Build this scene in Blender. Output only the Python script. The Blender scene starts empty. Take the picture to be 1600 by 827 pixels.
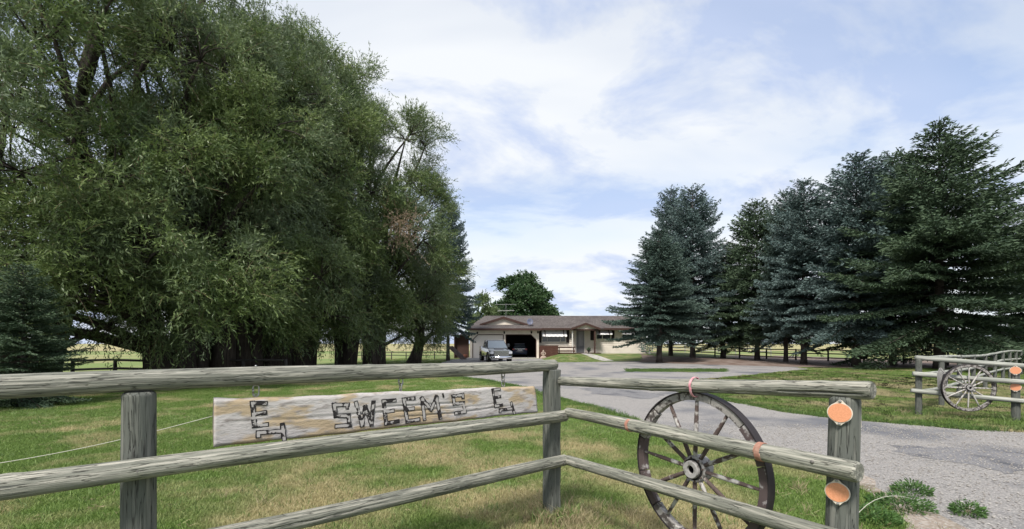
import bpy, bmesh, math, random
import numpy as np
from mathutils import Vector, Matrix
random.seed(7); RNG = np.random.default_rng(11)
PI = math.pi; R = math.radians
SC = bpy.context.scene; COL = SC.collection

# ------------------------------------------------------------ camera
CAMH = 1.6; F = 711.0; HOR = 537.0        # eye height, focal length in photo pixels, horizon row
cd = bpy.data.cameras.new('camera'); cam = bpy.data.objects.new('camera', cd); COL.objects.link(cam)
cd.sensor_width = 36; cd.lens = 16.0; cd.shift_y = 0.0772; cd.clip_start = 0.05; cd.clip_end = 6000
cam.location = (0, 0, CAMH); cam.rotation_euler = (R(90), 0, 0); SC.camera = cam
SC.render.resolution_x = 1024; SC.render.resolution_y = 529
# ------------------------------------------------------------ sky, sun, exposure
SUN_EL, SUN_AZ = 54.0, 203.0     # degrees; azimuth clockwise from +Y (view direction): behind the viewer, a little left
W = bpy.data.worlds.new('World'); SC.world = W; W.use_nodes = True
nt = W.node_tree; N = nt.nodes; L = nt.links; N.clear()
def nd(t, **k):
    n = N.new(t)
    for a, b in k.items(): setattr(n, a, b)
    return n
sky = nd('ShaderNodeTexSky', sky_type='NISHITA'); sky.sun_disc = False
sky.sun_elevation = R(SUN_EL); sky.sun_rotation = R(SUN_AZ); sky.air_density = 1.0; sky.dust_density = 1.0
tc = nd('ShaderNodeTexCoord'); sp = nd('ShaderNodeSeparateXYZ'); L.new(tc.outputs['Generated'], sp.inputs[0])
ad = nd('ShaderNodeMath', operation='MAXIMUM'); L.new(sp.outputs[2], ad.inputs[0]); ad.inputs[1].default_value = 0.0
ad2 = nd('ShaderNodeMath', operation='ADD'); L.new(ad.outputs[0], ad2.inputs[0]); ad2.inputs[1].default_value = 0.34
dx = nd('ShaderNodeMath', operation='DIVIDE'); L.new(sp.outputs[0], dx.inputs[0]); L.new(ad2.outputs[0], dx.inputs[1])
dy = nd('ShaderNodeMath', operation='DIVIDE'); L.new(sp.outputs[1], dy.inputs[0]); L.new(ad2.outputs[0], dy.inputs[1])
cb = nd('ShaderNodeCombineXYZ'); L.new(dx.outputs[0], cb.inputs[0]); L.new(dy.outputs[0], cb.inputs[1])
mp = nd('ShaderNodeMapping'); L.new(cb.outputs[0], mp.inputs[0])
mp.inputs['Rotation'].default_value = (0, 0, R(-35)); mp.inputs['Scale'].default_value = (0.75, 1.7, 1); mp.inputs['Location'].default_value = (3.9, 2.6, 0)
n1 = nd('ShaderNodeTexNoise'); L.new(mp.outputs[0], n1.inputs['Vector']); n1.inputs['Scale'].default_value = 0.75; n1.inputs['Detail'].default_value = 5; n1.inputs['Roughness'].default_value = 0.5; n1.inputs['Distortion'].default_value = 0.35
rp = nd('ShaderNodeValToRGB'); L.new(n1.outputs[0], rp.inputs[0])
rp.color_ramp.elements[0].position = 0.34; rp.color_ramp.elements[0].color = (0.52,)*3 + (1,)
rp.color_ramp.elements[1].position = 0.52; rp.color_ramp.elements[1].color = (0.97,)*3 + (1,)
n2 = nd('ShaderNodeTexNoise'); mp2 = nd('ShaderNodeMapping'); L.new(cb.outputs[0], mp2.inputs[0]); mp2.inputs['Rotation'].default_value = (0, 0, R(-35)); mp2.inputs['Scale'].default_value = (1.0, 1.55, 1); mp2.inputs['Location'].default_value = (1.2, 5.3, 0)
L.new(mp2.outputs[0], n2.inputs['Vector']); n2.inputs['Scale'].default_value = 1.9; n2.inputs['Detail'].default_value = 6; n2.inputs['Roughness'].default_value = 0.6; n2.inputs['Distortion'].default_value = .25
rc = nd('ShaderNodeValToRGB'); L.new(n2.outputs[0], rc.inputs[0])
rc.color_ramp.elements[0].position = 0.40; rc.color_ramp.elements[0].color = (0.53, 0.61, 0.80, 1)
rc.color_ramp.elements[1].position = 0.53; rc.color_ramp.elements[1].color = (0.80, 0.825, 0.855, 1)
# veil towards the horizon
hz = nd('ShaderNodeMapRange'); L.new(sp.outputs[2], hz.inputs[0]); hz.inputs[1].default_value = 0.0; hz.inputs[2].default_value = 0.35; hz.inputs[3].default_value = 0.85; hz.inputs[4].default_value = 0.0
mxf = nd('ShaderNodeMath', operation='MAXIMUM'); L.new(rp.outputs[0], mxf.inputs[0]); L.new(hz.outputs[0], mxf.inputs[1])
b1 = nd('ShaderNodeBackground'); L.new(sky.outputs[0], b1.inputs[0]); b1.inputs[1].default_value = 0.115
b2 = nd('ShaderNodeBackground'); L.new(rc.outputs[0], b2.inputs[0]); b2.inputs[1].default_value = 0.64
mxs = nd('ShaderNodeMixShader'); L.new(mxf.outputs[0], mxs.inputs[0]); L.new(b1.outputs[0], mxs.inputs[1]); L.new(b2.outputs[0], mxs.inputs[2])
wo = nd('ShaderNodeOutputWorld'); L.new(mxs.outputs[0], wo.inputs[0])
sd = bpy.data.lights.new('sun', 'SUN'); sd.energy = 2.9; sd.angle = R(12); sd.color = (1.0, 0.95, 0.88)
sun = bpy.data.objects.new('sun', sd); COL.objects.link(sun)
_a, _e = R(SUN_AZ), R(SUN_EL)
sun.rotation_euler = Vector((math.sin(_a)*math.cos(_e), math.cos(_a)*math.cos(_e), math.sin(_e))).to_track_quat('Z', 'Y').to_euler()
SC.view_settings.view_transform = 'Standard'; SC.view_settings.look = 'None'
SC.view_settings.exposure = 0.9; SC.view_settings.gamma = 1.0
try:
    SC.cycles.use_denoising = True; SC.cycles.denoiser = 'OPENIMAGEDENOISE'; SC.cycles.max_bounces = 8
except Exception: pass

# ------------------------------------------------------------ helpers
def tag(o, label=None, cat=None, group=None, kind=None):
    if label: o['label'] = label
    if cat: o['category'] = cat
    if group: o['group'] = group
    if kind: o['kind'] = kind
    return o
def link(name, me, parent=None, mats=(), loc=None, rot=None):
    o = bpy.data.objects.new(name, me); COL.objects.link(o)
    for m in mats:
        if m.name not in [x.name for x in me.materials if x]: me.materials.append(m)
    if loc is not None: o.location = loc
    if rot is not None: o.rotation_euler = rot
    if parent is not None: o.parent = parent
    return o
def thing(name, label, cat, loc=(0, 0, 0), rz=0, group=None):
    o = bpy.data.objects.new(name, None); COL.objects.link(o); o.location = loc; o.rotation_euler = (0, 0, rz)
    o.empty_display_size = 0.2
    return tag(o, label, cat, group)
def copy_tree(o, parent=None):
    c = o.copy(); COL.objects.link(c)
    if parent: c.parent = parent
    for ch in list(o.children): copy_tree(ch, c)
    return c
def fastmesh(name, V, Fc, smooth=False, attr=None):
    V = np.asarray(V, np.float32); Fc = np.asarray(Fc, np.int32); m, k = Fc.shape
    me = bpy.data.meshes.new(name)
    me.vertices.add(len(V)); me.loops.add(m*k); me.polygons.add(m)
    me.vertices.foreach_set('co', V.ravel()); me.loops.foreach_set('vertex_index', Fc.ravel())
    me.polygons.foreach_set('loop_start', np.arange(0, m*k, k, dtype=np.int32))
    if smooth: me.polygons.foreach_set('use_smooth', np.ones(m, bool))
    me.update(calc_edges=True)
    if attr is not None:
        a = me.attributes.new('var', 'FLOAT', 'POINT'); a.data.foreach_set('value', np.asarray(attr, np.float32))
    return me
class MB:
    def __init__(s): s.v = []; s.f = []; s.mi = []; s.cur = 0; s.sm = []; s.smooth = False
    def _a(s, vs, fs):
        b = len(s.v); s.v += [tuple(x) for x in vs]
        for f in fs: s.f.append([b+i for i in f]); s.mi.append(s.cur); s.sm.append(s.smooth)
        return s
    def box(s, x0, x1, y0, y1, z0, z1):
        return s._a([(x0,y0,z0),(x1,y0,z0),(x1,y1,z0),(x0,y1,z0),(x0,y0,z1),(x1,y0,z1),(x1,y1,z1),(x0,y1,z1)],
            [(0,3,2,1),(4,5,6,7),(0,1,5,4),(1,2,6,5),(2,3,7,6),(3,0,4,7)])
    def hexa(s, p): return s._a(p, [(0,3,2,1),(4,5,6,7),(0,1,5,4),(1,2,6,5),(2,3,7,6),(3,0,4,7)])
    def prism(s, poly, axis, a, b):   # poly of 2D points; axis = extrusion axis
        def P(u, v, w): return {'x': (w, u, v), 'y': (u, w, v), 'z': (u, v, w)}[axis]
        n = len(poly); vs = [P(u, v, a) for u, v in poly] + [P(u, v, b) for u, v in poly]
        return s._a(vs, [list(range(n))[::-1], list(range(n, 2*n))] + [(i, (i+1) % n, n+(i+1) % n, n+i) for i in range(n)])
    def tube(s, pts, rad, n=8, cap=True):
        pts = [Vector(p) for p in pts]; m = len(pts)
        rr = rad if hasattr(rad, '__len__') else [rad]*m
        vs = []; up = Vector((0, 0, 1)); prev = None
        for i in range(m):
            t = (pts[min(i+1, m-1)]-pts[max(i-1, 0)]).normalized()
            if prev is None:
                a = t.cross(up if abs(t.z) < .9 else Vector((1, 0, 0))).normalized()
            else: a = (prev - t*prev.dot(t)).normalized()
            prev = a; b = t.cross(a)
            for j in range(n):
                an = 2*PI*j/n; vs.append(pts[i]+(a*math.cos(an)+b*math.sin(an))*rr[i])
        fs = [(i*n+j, i*n+(j+1) % n, (i+1)*n+(j+1) % n, (i+1)*n+j) for i in range(m-1) for j in range(n)]
        if cap: fs += [list(range(n))[::-1], list(range((m-1)*n, m*n))]
        return s._a(vs, fs)
    def cyl(s, p, q, r, n=12): return s.tube([p, q], r, n)
    def lathe(s, prof, n=24, axis='z', c=(0, 0, 0)):
        vs = []
        for (r, h) in prof:
            for j in range(n):
                a = 2*PI*j/n; x, y = r*math.cos(a), r*math.sin(a)
                vs.append({'z': (c[0]+x, c[1]+y, c[2]+h), 'x': (c[0]+h, c[1]+x, c[2]+y), 'y': (c[0]+x, c[1]+h, c[2]+y)}[axis])
        m = len(prof)
        return s._a(vs, [(i*n+j, i*n+(j+1) % n, (i+1)*n+(j+1) % n, (i+1)*n+j) for i in range(m-1) for j in range(n)])
    def loft(s, secs, cap=True):
        n = len(secs[0]); vs = [p for sc in secs for p in sc]; m = len(secs)
        fs = [(i*n+j, i*n+(j+1) % n, (i+1)*n+(j+1) % n, (i+1)*n+j) for i in range(m-1) for j in range(n)]
        if cap: fs += [list(range(n))[::-1], list(range((m-1)*n, m*n))]
        return s._a(vs, fs)
    def sphere(s, c, r, nu=12, nv=8, sc=(1, 1, 1)):
        prof = [(math.sin(PI*i/nv), -math.cos(PI*i/nv)) for i in range(nv+1)]
        b = len(s.v); s.lathe([(max(a, 1e-3)*r, h*r) for a, h in prof], nu)
        s.v[b:] = [(c[0]+x*sc[0], c[1]+y*sc[1], c[2]+z*sc[2]) for x, y, z in s.v[b:]]
        return s
    def build(s, name, mats, parent=None, loc=None, rot=None, bevel=0, fixn=True):
        me = bpy.data.meshes.new(name); me.from_pydata(s.v, [], s.f)
        me.polygons.foreach_set('material_index', s.mi); me.polygons.foreach_set('use_smooth', s.sm)
        if fixn:
            bm = bmesh.new(); bm.from_mesh(me); bmesh.ops.recalc_face_normals(bm, faces=bm.faces)
            bm.to_mesh(me); bm.free()
        if not isinstance(mats, (list, tuple)): mats = [mats]
        for m in mats: me.materials.append(m)
        o = link(name, me, parent, (), loc, rot)
        if bevel:
            b = o.modifiers.new('bevel', 'BEVEL'); b.width = bevel; b.segments = 2; b.limit_method = 'ANGLE'
        return o

# ------------------------------------------------------------ materials
def mat(name, base, rough=0.8, metal=0.0, spec=0.3, noise=None, noise2=None, bump=0.0, bump_scale=30, bump_vec=None, coords='Object', stretch=(1, 1, 1), rnd=0.0, detail=6, coat=0, trans=0, crack=None):
    """noise=(colour, scale, lo, hi): base mixes to colour where the noise is high; noise2 the same on top."""
    m = bpy.data.materials.new(name); m.use_nodes = True; t = m.node_tree; n = t.nodes; l = t.links
    p = n['Principled BSDF']; p.inputs['Roughness'].default_value = rough; p.inputs['Metallic'].default_value = metal
    p.inputs['Specular IOR Level'].default_value = spec; p.inputs['Coat Weight'].default_value = coat
    p.inputs['Transmission Weight'].default_value = trans
    c = n.new('ShaderNodeTexCoord')
    if coords == 'World':
        g = n.new('ShaderNodeNewGeometry'); src = g.outputs['Position']
    else: src = c.outputs['Object']
    mp = n.new('ShaderNodeMapping'); l.new(src, mp.inputs[0]); mp.inputs['Scale'].default_value = stretch
    oi = n.new('ShaderNodeObjectInfo')
    if coords == 'Object':
        ml = n.new('ShaderNodeMath'); ml.operation = 'MULTIPLY'; ml.inputs[1].default_value = 37; l.new(oi.outputs['Random'], ml.inputs[0]); l.new(ml.outputs[0], mp.inputs['Location'])
    cur = n.new('ShaderNodeRGB'); cur.outputs[0].default_value = (*base, 1); out = cur.outputs[0]
    for q in (noise, noise2):
        if not q: continue
        col, scl, lo, hi = q[:4]
        tx = n.new('ShaderNodeTexNoise'); tx.inputs['Scale'].default_value = scl; tx.inputs['Detail'].default_value = detail; l.new(mp.outputs[0], tx.inputs['Vector'])
        mr = n.new('ShaderNodeMapRange'); mr.inputs[1].default_value = lo; mr.inputs[2].default_value = hi; l.new(tx.outputs[0], mr.inputs[0])
        mx = n.new('ShaderNodeMix'); mx.data_type = 'RGBA'; l.new(mr.outputs[0], mx.inputs[0]); l.new(out, mx.inputs[6]); mx.inputs[7].default_value = (*col, 1); out = mx.outputs[2]
    if rnd:
        hs = n.new('ShaderNodeHueSaturation'); mr = n.new('ShaderNodeMapRange'); mr.inputs[3].default_value = 1-rnd; mr.inputs[4].default_value = 1+rnd
        l.new(oi.outputs['Random'], mr.inputs[0]); l.new(mr.outputs[0], hs.inputs['Value']); l.new(out, hs.inputs['Color']); out = hs.outputs[0]
    crk = None
    if crack:      # (scale, width, darkness): thin drying checks along the grain
        tx = n.new('ShaderNodeTexNoise'); tx.inputs['Scale'].default_value = crack[0]; tx.inputs['Detail'].default_value = 3; l.new(mp.outputs[0], tx.inputs['Vector'])
        sb = n.new('ShaderNodeMath'); sb.operation = 'SUBTRACT'; sb.inputs[1].default_value = .5; l.new(tx.outputs[0], sb.inputs[0])
        ab = n.new('ShaderNodeMath'); ab.operation = 'ABSOLUTE'; l.new(sb.outputs[0], ab.inputs[0])
        mr = n.new('ShaderNodeMapRange'); mr.inputs[1].default_value = 0; mr.inputs[2].default_value = crack[1]; mr.inputs[3].default_value = 1-crack[2]; mr.inputs[4].default_value = 1; l.new(ab.outputs[0], mr.inputs[0]); crk = mr.outputs[0]
        mx = n.new('ShaderNodeMix'); mx.data_type = 'RGBA'; mx.blend_type = 'MULTIPLY'; mx.inputs[0].default_value = 1; l.new(out, mx.inputs[6]); l.new(crk, mx.inputs[7]); out = mx.outputs[2]
    l.new(out, p.inputs['Base Color'])
    if bump:
        tx = n.new('ShaderNodeTexNoise'); tx.inputs['Scale'].default_value = bump_scale; tx.inputs['Detail'].default_value = 8; tx.inputs['Roughness'].default_value = .65; l.new(mp.outputs[0], tx.inputs['Vector'])
        b = n.new('ShaderNodeBump'); b.inputs['Strength'].default_value = 1.0; b.inputs['Distance'].default_value = bump; l.new(tx.outputs[0], b.inputs['Height']); l.new(b.outputs[0], p.inputs['Normal'])
        if crk is not None:
            b2_ = n.new('ShaderNodeBump'); b2_.inputs['Distance'].default_value = .004; l.new(crk, b2_.inputs['Height']); l.new(b.outputs[0], b2_.inputs['Normal']); l.new(b2_.outputs[0], p.inputs['Normal'])
    m['_out'] = 0
    return m
def leafmat(name, c1, c2, c3=None, rough=0.55, transl=0.3, world=0.0, dry=None):
    """leaf colour between c1 and c2 by the per-leaf attribute, drifting to c3 by slow noise"""
    m = bpy.data.materials.new(name); m.use_nodes = True; t = m.node_tree; n = t.nodes; l = t.links
    p = n['Principled BSDF']; p.inputs['Roughness'].default_value = rough; p.inputs['Specular IOR Level'].default_value = 0.35
    at = n.new('ShaderNodeAttribute'); at.attribute_name = 'var'
    mx = n.new('ShaderNodeMix'); mx.data_type = 'RGBA'; l.new(at.outputs['Fac'], mx.inputs[0]); mx.inputs[6].default_value = (*c1, 1); mx.inputs[7].default_value = (*c2, 1); out = mx.outputs[2]
    if c3:
        g = n.new('ShaderNodeNewGeometry'); tx = n.new('ShaderNodeTexNoise'); tx.inputs['Scale'].default_value = world or 0.5; tx.inputs['Detail'].default_value = 4; l.new(g.outputs['Position'], tx.inputs['Vector'])
        mr = n.new('ShaderNodeMapRange'); mr.inputs[1].default_value = .44; mr.inputs[2].default_value = .63; l.new(tx.outputs[0], mr.inputs[0])
        if dry:       # the worn, dried-out middle of the lawn
            acc = tx.outputs[0]
            for (dx_, dy_, sx_, amt) in dry:
                vm = n.new('ShaderNodeMapping'); l.new(g.outputs['Position'], vm.inputs[0]); vm.inputs['Location'].default_value = (-dx_/sx_, -dy_/sx_, 0); vm.inputs['Scale'].default_value = (1/sx_, 1/sx_, 0)
                ln = n.new('ShaderNodeVectorMath'); ln.operation = 'LENGTH'; l.new(vm.outputs[0], ln.inputs[0])
                fr = n.new('ShaderNodeMapRange'); fr.inputs[1].default_value = .3; fr.inputs[2].default_value = 1.2; fr.inputs[3].default_value = amt; fr.inputs[4].default_value = 0; l.new(ln.outputs['Value'], fr.inputs[0])
                aa = n.new('ShaderNodeMath'); aa.operation = 'ADD'; l.new(acc, aa.inputs[0]); l.new(fr.outputs[0], aa.inputs[1]); acc = aa.outputs[0]
            l.new(acc, mr.inputs[0]); mr.inputs[1].default_value = .50; mr.inputs[2].default_value = .68
        m2 = n.new('ShaderNodeMix'); m2.data_type = 'RGBA'; l.new(mr.outputs[0], m2.inputs[0]); l.new(out, m2.inputs[6]); m2.inputs[7].default_value = (*c3, 1); out = m2.outputs[2]
    l.new(out, p.inputs['Base Color'])
    tr = n.new('ShaderNodeBsdfTranslucent'); l.new(out, tr.inputs['Color'])
    ms = n.new('ShaderNodeMixShader'); ms.inputs[0].default_value = transl; l.new(p.outputs[0], ms.inputs[1]); l.new(tr.outputs[0], ms.inputs[2])
    l.new(ms.outputs[0], n['Material Output'].inputs[0])
    return m
M = {}
M['log'] = mat('weathered_rail_wood', (0.175, 0.178, 0.148), .88, noise=((0.38, 0.365, 0.31), 1.4, .45, .64), noise2=((0.075, 0.078, 0.068), 3.2, .58, .70), bump=.007, bump_scale=3.0, stretch=(2.0, 40, 40), rnd=.08, detail=9, crack=(1.3, .016, .72))
M['post'] = mat('weathered_post_wood', (0.105, 0.112, 0.098), .88, noise=((0.20, 0.20, 0.175), 1.2, .50, .72), noise2=((0.05, 0.05, 0.045), 3.0, .58, .72), bump=.006, bump_scale=2.6, stretch=(1.6, 34, 34), rnd=.06, detail=9, crack=(1.2, .013, .75))
M['darkrail'] = mat('dark_stained_rail', (0.035, 0.033, 0.032), .8, noise=((0.07, 0.065, 0.06), 2, .45, .7), stretch=(2, 20, 20))
M['bark'] = mat('dark_willow_bark', (0.040, 0.032, 0.028), .95, noise=((0.085, 0.070, 0.060), 1.2, .45, .7), bump=.05, bump_scale=2.0, stretch=(6, 6, 1))
M['sbark'] = mat('spruce_bark', (0.06, 0.048, 0.042), .95, noise=((0.13, 0.11, 0.10), 2, .45, .7), bump=.02, bump_scale=4)
M['twig'] = mat('pale_twigs', (0.20, 0.15, 0.09), .9)
M['brick_red'] = mat('rust_red', (0.22, 0.08, 0.05), .8)

def blades(P, D, Ln, Wd, rng, var=None, flat=None):
    """diamond leaves: P base points, D directions, Ln lengths, Wd widths"""
    n = len(P); D = D/np.linalg.norm(D, axis=1, keepdims=True)
    rv = rng.normal(size=(n, 3)) if flat is None else flat + rng.normal(size=(n, 3))*.25
    if flat is not None: S = np.cross(D, rv)
    else: S = np.cross(D, rv)
    S /= np.linalg.norm(S, axis=1, keepdims=True)+1e-9
    Ln = np.asarray(Ln).reshape(-1, 1); Wd = np.asarray(Wd).reshape(-1, 1)
    V = np.stack([P, P+D*Ln*.45+S*Wd*.5, P+D*Ln, P+D*Ln*.45-S*Wd*.5], 1).reshape(-1, 3)
    Fc = np.arange(4*n).reshape(n, 4)
    va = np.repeat(rng.random(n) if var is None else var, 4)
    return V, Fc, va
def join(parts):
    Vs, Fs, As = [], [], []; b = 0
    for V, Fc, a in parts: Vs.append(V); Fs.append(Fc+b); As.append(a); b += len(V)
    return np.concatenate(Vs), np.concatenate(Fs), np.concatenate(As)

# ------------------------------------------------------------ ground
def sm(a, b, x):
    t = min(1, max(0, (x-a)/(b-a))); return t*t*(3-2*t)
def gh(x, y):    # the lawn in front of the house rises gently
    return .48*sm(3.2, 5.0, x)*(1-sm(20, 27, x))*sm(40.6, 50.5, y)*(1-sm(64, 75, y))
def G(px, py):   # point on the flat ground seen at a photo pixel: used to digitise outlines
    y = CAMH*F/(py-HOR); return ((px-800)/F*y, y)
def densify(poly, step=.35, jit=.05, rng=random):
    out = []
    for i in range(len(poly)):
        a, b = poly[i], poly[(i+1) % len(poly)]; d = math.dist(a, b); n = max(1, int(d/step)); n = min(n, 90)
        nx, ny = -(b[1]-a[1])/max(d, 1e-6), (b[0]-a[0])/max(d, 1e-6)
        for k in range(n):
            t = k/n; j = (rng.random()-.5)*2*jit*min(1, d) + .6*jit*math.sin(k*.9+i*2)
            out.append((a[0]+(b[0]-a[0])*t+nx*j, a[1]+(b[1]-a[1])*t+ny*j))
    return out
def sheet(name, poly, z, m, jit=.05, step=.35, label=None):
    pl = densify(poly, step, jit)
    bm = bmesh.new(); vs = [bm.verts.new((x, y, 0)) for x, y in pl]
    f = bm.faces.new(vs); bmesh.ops.triangulate(bm, faces=[f])
    for v in bm.verts: v.co.z = gh(v.co.x, v.co.y)+z
    bmesh.ops.recalc_face_normals(bm, faces=bm.faces)
    for f in bm.faces:
        if f.normal.z < 0: f.normal_flip()
    me = bpy.data.meshes.new(name); bm.to_mesh(me); bm.free()
    o = link(name, me, None, (m,)); tag(o, label, None, None, 'structure'); return o, pl
LAWN_G, LAWN_D = (0.050, 0.090, 0.018), (0.20, 0.165, 0.075)
M['ground'] = mat('lawn_soil_and_thatch', (0.105, 0.150, 0.040), .95, coords='World', noise=((0.24, 0.215, 0.10), .80, .49, .67), noise2=((0.045, 0.060, 0.022), 9, .5, .7), bump=.02, bump_scale=14)
M['pasture'] = mat('pasture_grass', (0.14, 0.19, 0.055), .95, coords='World', noise=((0.24, 0.23, 0.10), .12, .45, .6), bump=.03, bump_scale=6)
M['tan'] = mat('ripe_grain_field', (0.30, 0.26, 0.13), .95, coords='World', noise=((0.22, 0.23, 0.09), .02, .48, .6))
M['asphalt'] = mat('old_gravelly_asphalt', (0.185, 0.178, 0.172), .92, coords='World', noise=((0.34, 0.32, 0.30), 60, .42, .64), noise2=((0.125, 0.127, 0.138), .50, .50, .64), bump=.012, bump_scale=55, detail=8, crack=(.7, .0045, .35))
M['dirt'] = mat('needle_strewn_dirt', (0.135, 0.095, 0.075), .95, coords='World', noise=((0.22, 0.175, 0.15), 1.1, .42, .62), bump=.015, bump_scale=20)
M['edge_dirt'] = mat('gravel_shoulder', (0.25, 0.205, 0.165), .95, coords='World', noise=((0.36, 0.32, 0.28), 30, .42, .62), noise2=((0.13, 0.11, 0.07), 2.5, .5, .68), bump=.015, bump_scale=40)
M['concrete'] = mat('pale_concrete', (0.42, 0.40, 0.37), .9, coords='World', noise=((0.33, 0.31, 0.29), 4, .45, .65))
# one sheet reaching the horizon, finer near the place
xs = sorted(set([-4000, -2000, -1000, -500, -250, -120, -70] + list(range(-45, 60, 1)) + [70, 120, 250, 500, 1000, 2000, 4000]))
ys = sorted(set([-400, -100, -40] + list(range(-20, 90, 1)) + [110, 150, 250, 500, 1000, 2000, 4500]))
V = [(x, y, gh(x, y)) for y in ys for x in xs]; nx = len(xs)
Fq = [(j*nx+i, j*nx+i+1, (j+1)*nx+i+1, (j+1)*nx+i) for j in range(len(ys)-1) for i in range(nx-1)]
tag(link('ground', fastmesh('ground', V, Fq, True), None, (M['ground'],)), 'mown lawn with green and dry patches', None, None, 'structure')
sheet('far_field', [(-3500, 95), (3500, 95), (3500, 4300), (-3500, 4300)], .05, M['tan'], 0, 500)
sheet('left_pasture', [(-120, 21.3), (-16, 21.3), (-14.5, 40), (-9, 58), (-6, 94), (-400, 94)], .012, M['pasture'], .1, 2)
sheet('right_pasture', [(20, 49), (31.5, 32.5), (60, 20), (400, 40), (400, 94), (8, 94), (17, 60)], .012, M['pasture'], .1, 2)
DR_L = [G(735, 560.3), G(706, 562), G(690, 567), G(662, 575), G(670, 583), G(711, 588), G(767, 595), G(801, 601.5), G(829, 608), G(852, 615.6), G(900, 629), G(941, 638),
        G(1002, 660), G(1100, 690), G(1200, 712), G(1290, 728), G(1345, 750), G(1400, 785), G(1450, 806), G(1515, 840)]
DR_N = [(4.0, 2.4), (3.2, 1.0), (1.0, -.5), (-9, -4.5), (-12, -7), (40, -7), (40, 8)]
DR_R = [G(1700, 682), G(1597, 676), G(1508, 672), G(1434, 665), G(1360, 659), G(1290, 653), G(1225, 644), G(1160, 632), G(1100, 619), G(1030, 608.5), G(1060, 595), G(1150, 588), G(1210, 582),
        G(1262, 577), G(1230, 572), G(1100, 567), G(1000, 564.6), G(945, 565.6), G(872, 566.5), G(846, 561)]
_, DRIVE = sheet('driveway', DR_L+DR_N+DR_R, .006, M['asphalt'], .07, .4, 'cracked grey asphalt driveway')
_, ISL = sheet('grass_strip', [G(975, 577.5), G(1020, 576.5), G(1120, 577), G(1140, 579), G(1080, 582), G(990, 580.5)], .014, M['ground'], .1)
sheet('needle_bed', [G(1005, 557), G(1000, 566), G(1100, 570), G(1240, 573.5), G(1300, 575), G(1420, 576), G(1600, 573), G(1600, 563), G(1400, 562), G(1200, 555.5)], .016, M['dirt'], .15)
# worn gravel shoulder between the left lawn and the driveway
sh = [G(1290, 722), G(1350, 744), G(1405, 778), G(1460, 800), G(1530, 840), (4.3, 2.3), (3.4, 2.3), G(1430, 840), G(1395, 800), G(1345, 765), G(1292, 738)]
_, SHO = sheet('gravel_shoulder', sh, .011, M['edge_dirt'], .06, .15)
M['patch'] = mat('dark_tar_patch', (0.115, 0.118, 0.130), .85, coords='World', noise=((0.22, 0.21, 0.205), 55, .40, .60), noise2=((0.075, 0.076, 0.085), 2.2, .52, .68), bump=.008, bump_scale=55)
sheet('asphalt_patch', [G(1392, 697), G(1470, 700), G(1540, 704), G(1610, 712), G(1640, 736), G(1570, 742), G(1520, 728), G(1450, 716), G(1395, 706)], .010, M['patch'], .10, .12, 'darker worn patch in the driveway')
sheet('asphalt_patch', [G(905, 607), G(960, 606), G(1040, 618), G(1010, 624), G(930, 616)], .010, M['patch'], .10, .2, 'darker patch in the driveway behind the near wheel')
sheet('front_path', [(7.5, 50.6), (8.3, 50.6), (9.0, 46), (9.3, 41.5), (8.3, 40.8), (7.9, 44)], .03, M['concrete'], 0, .8)

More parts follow.
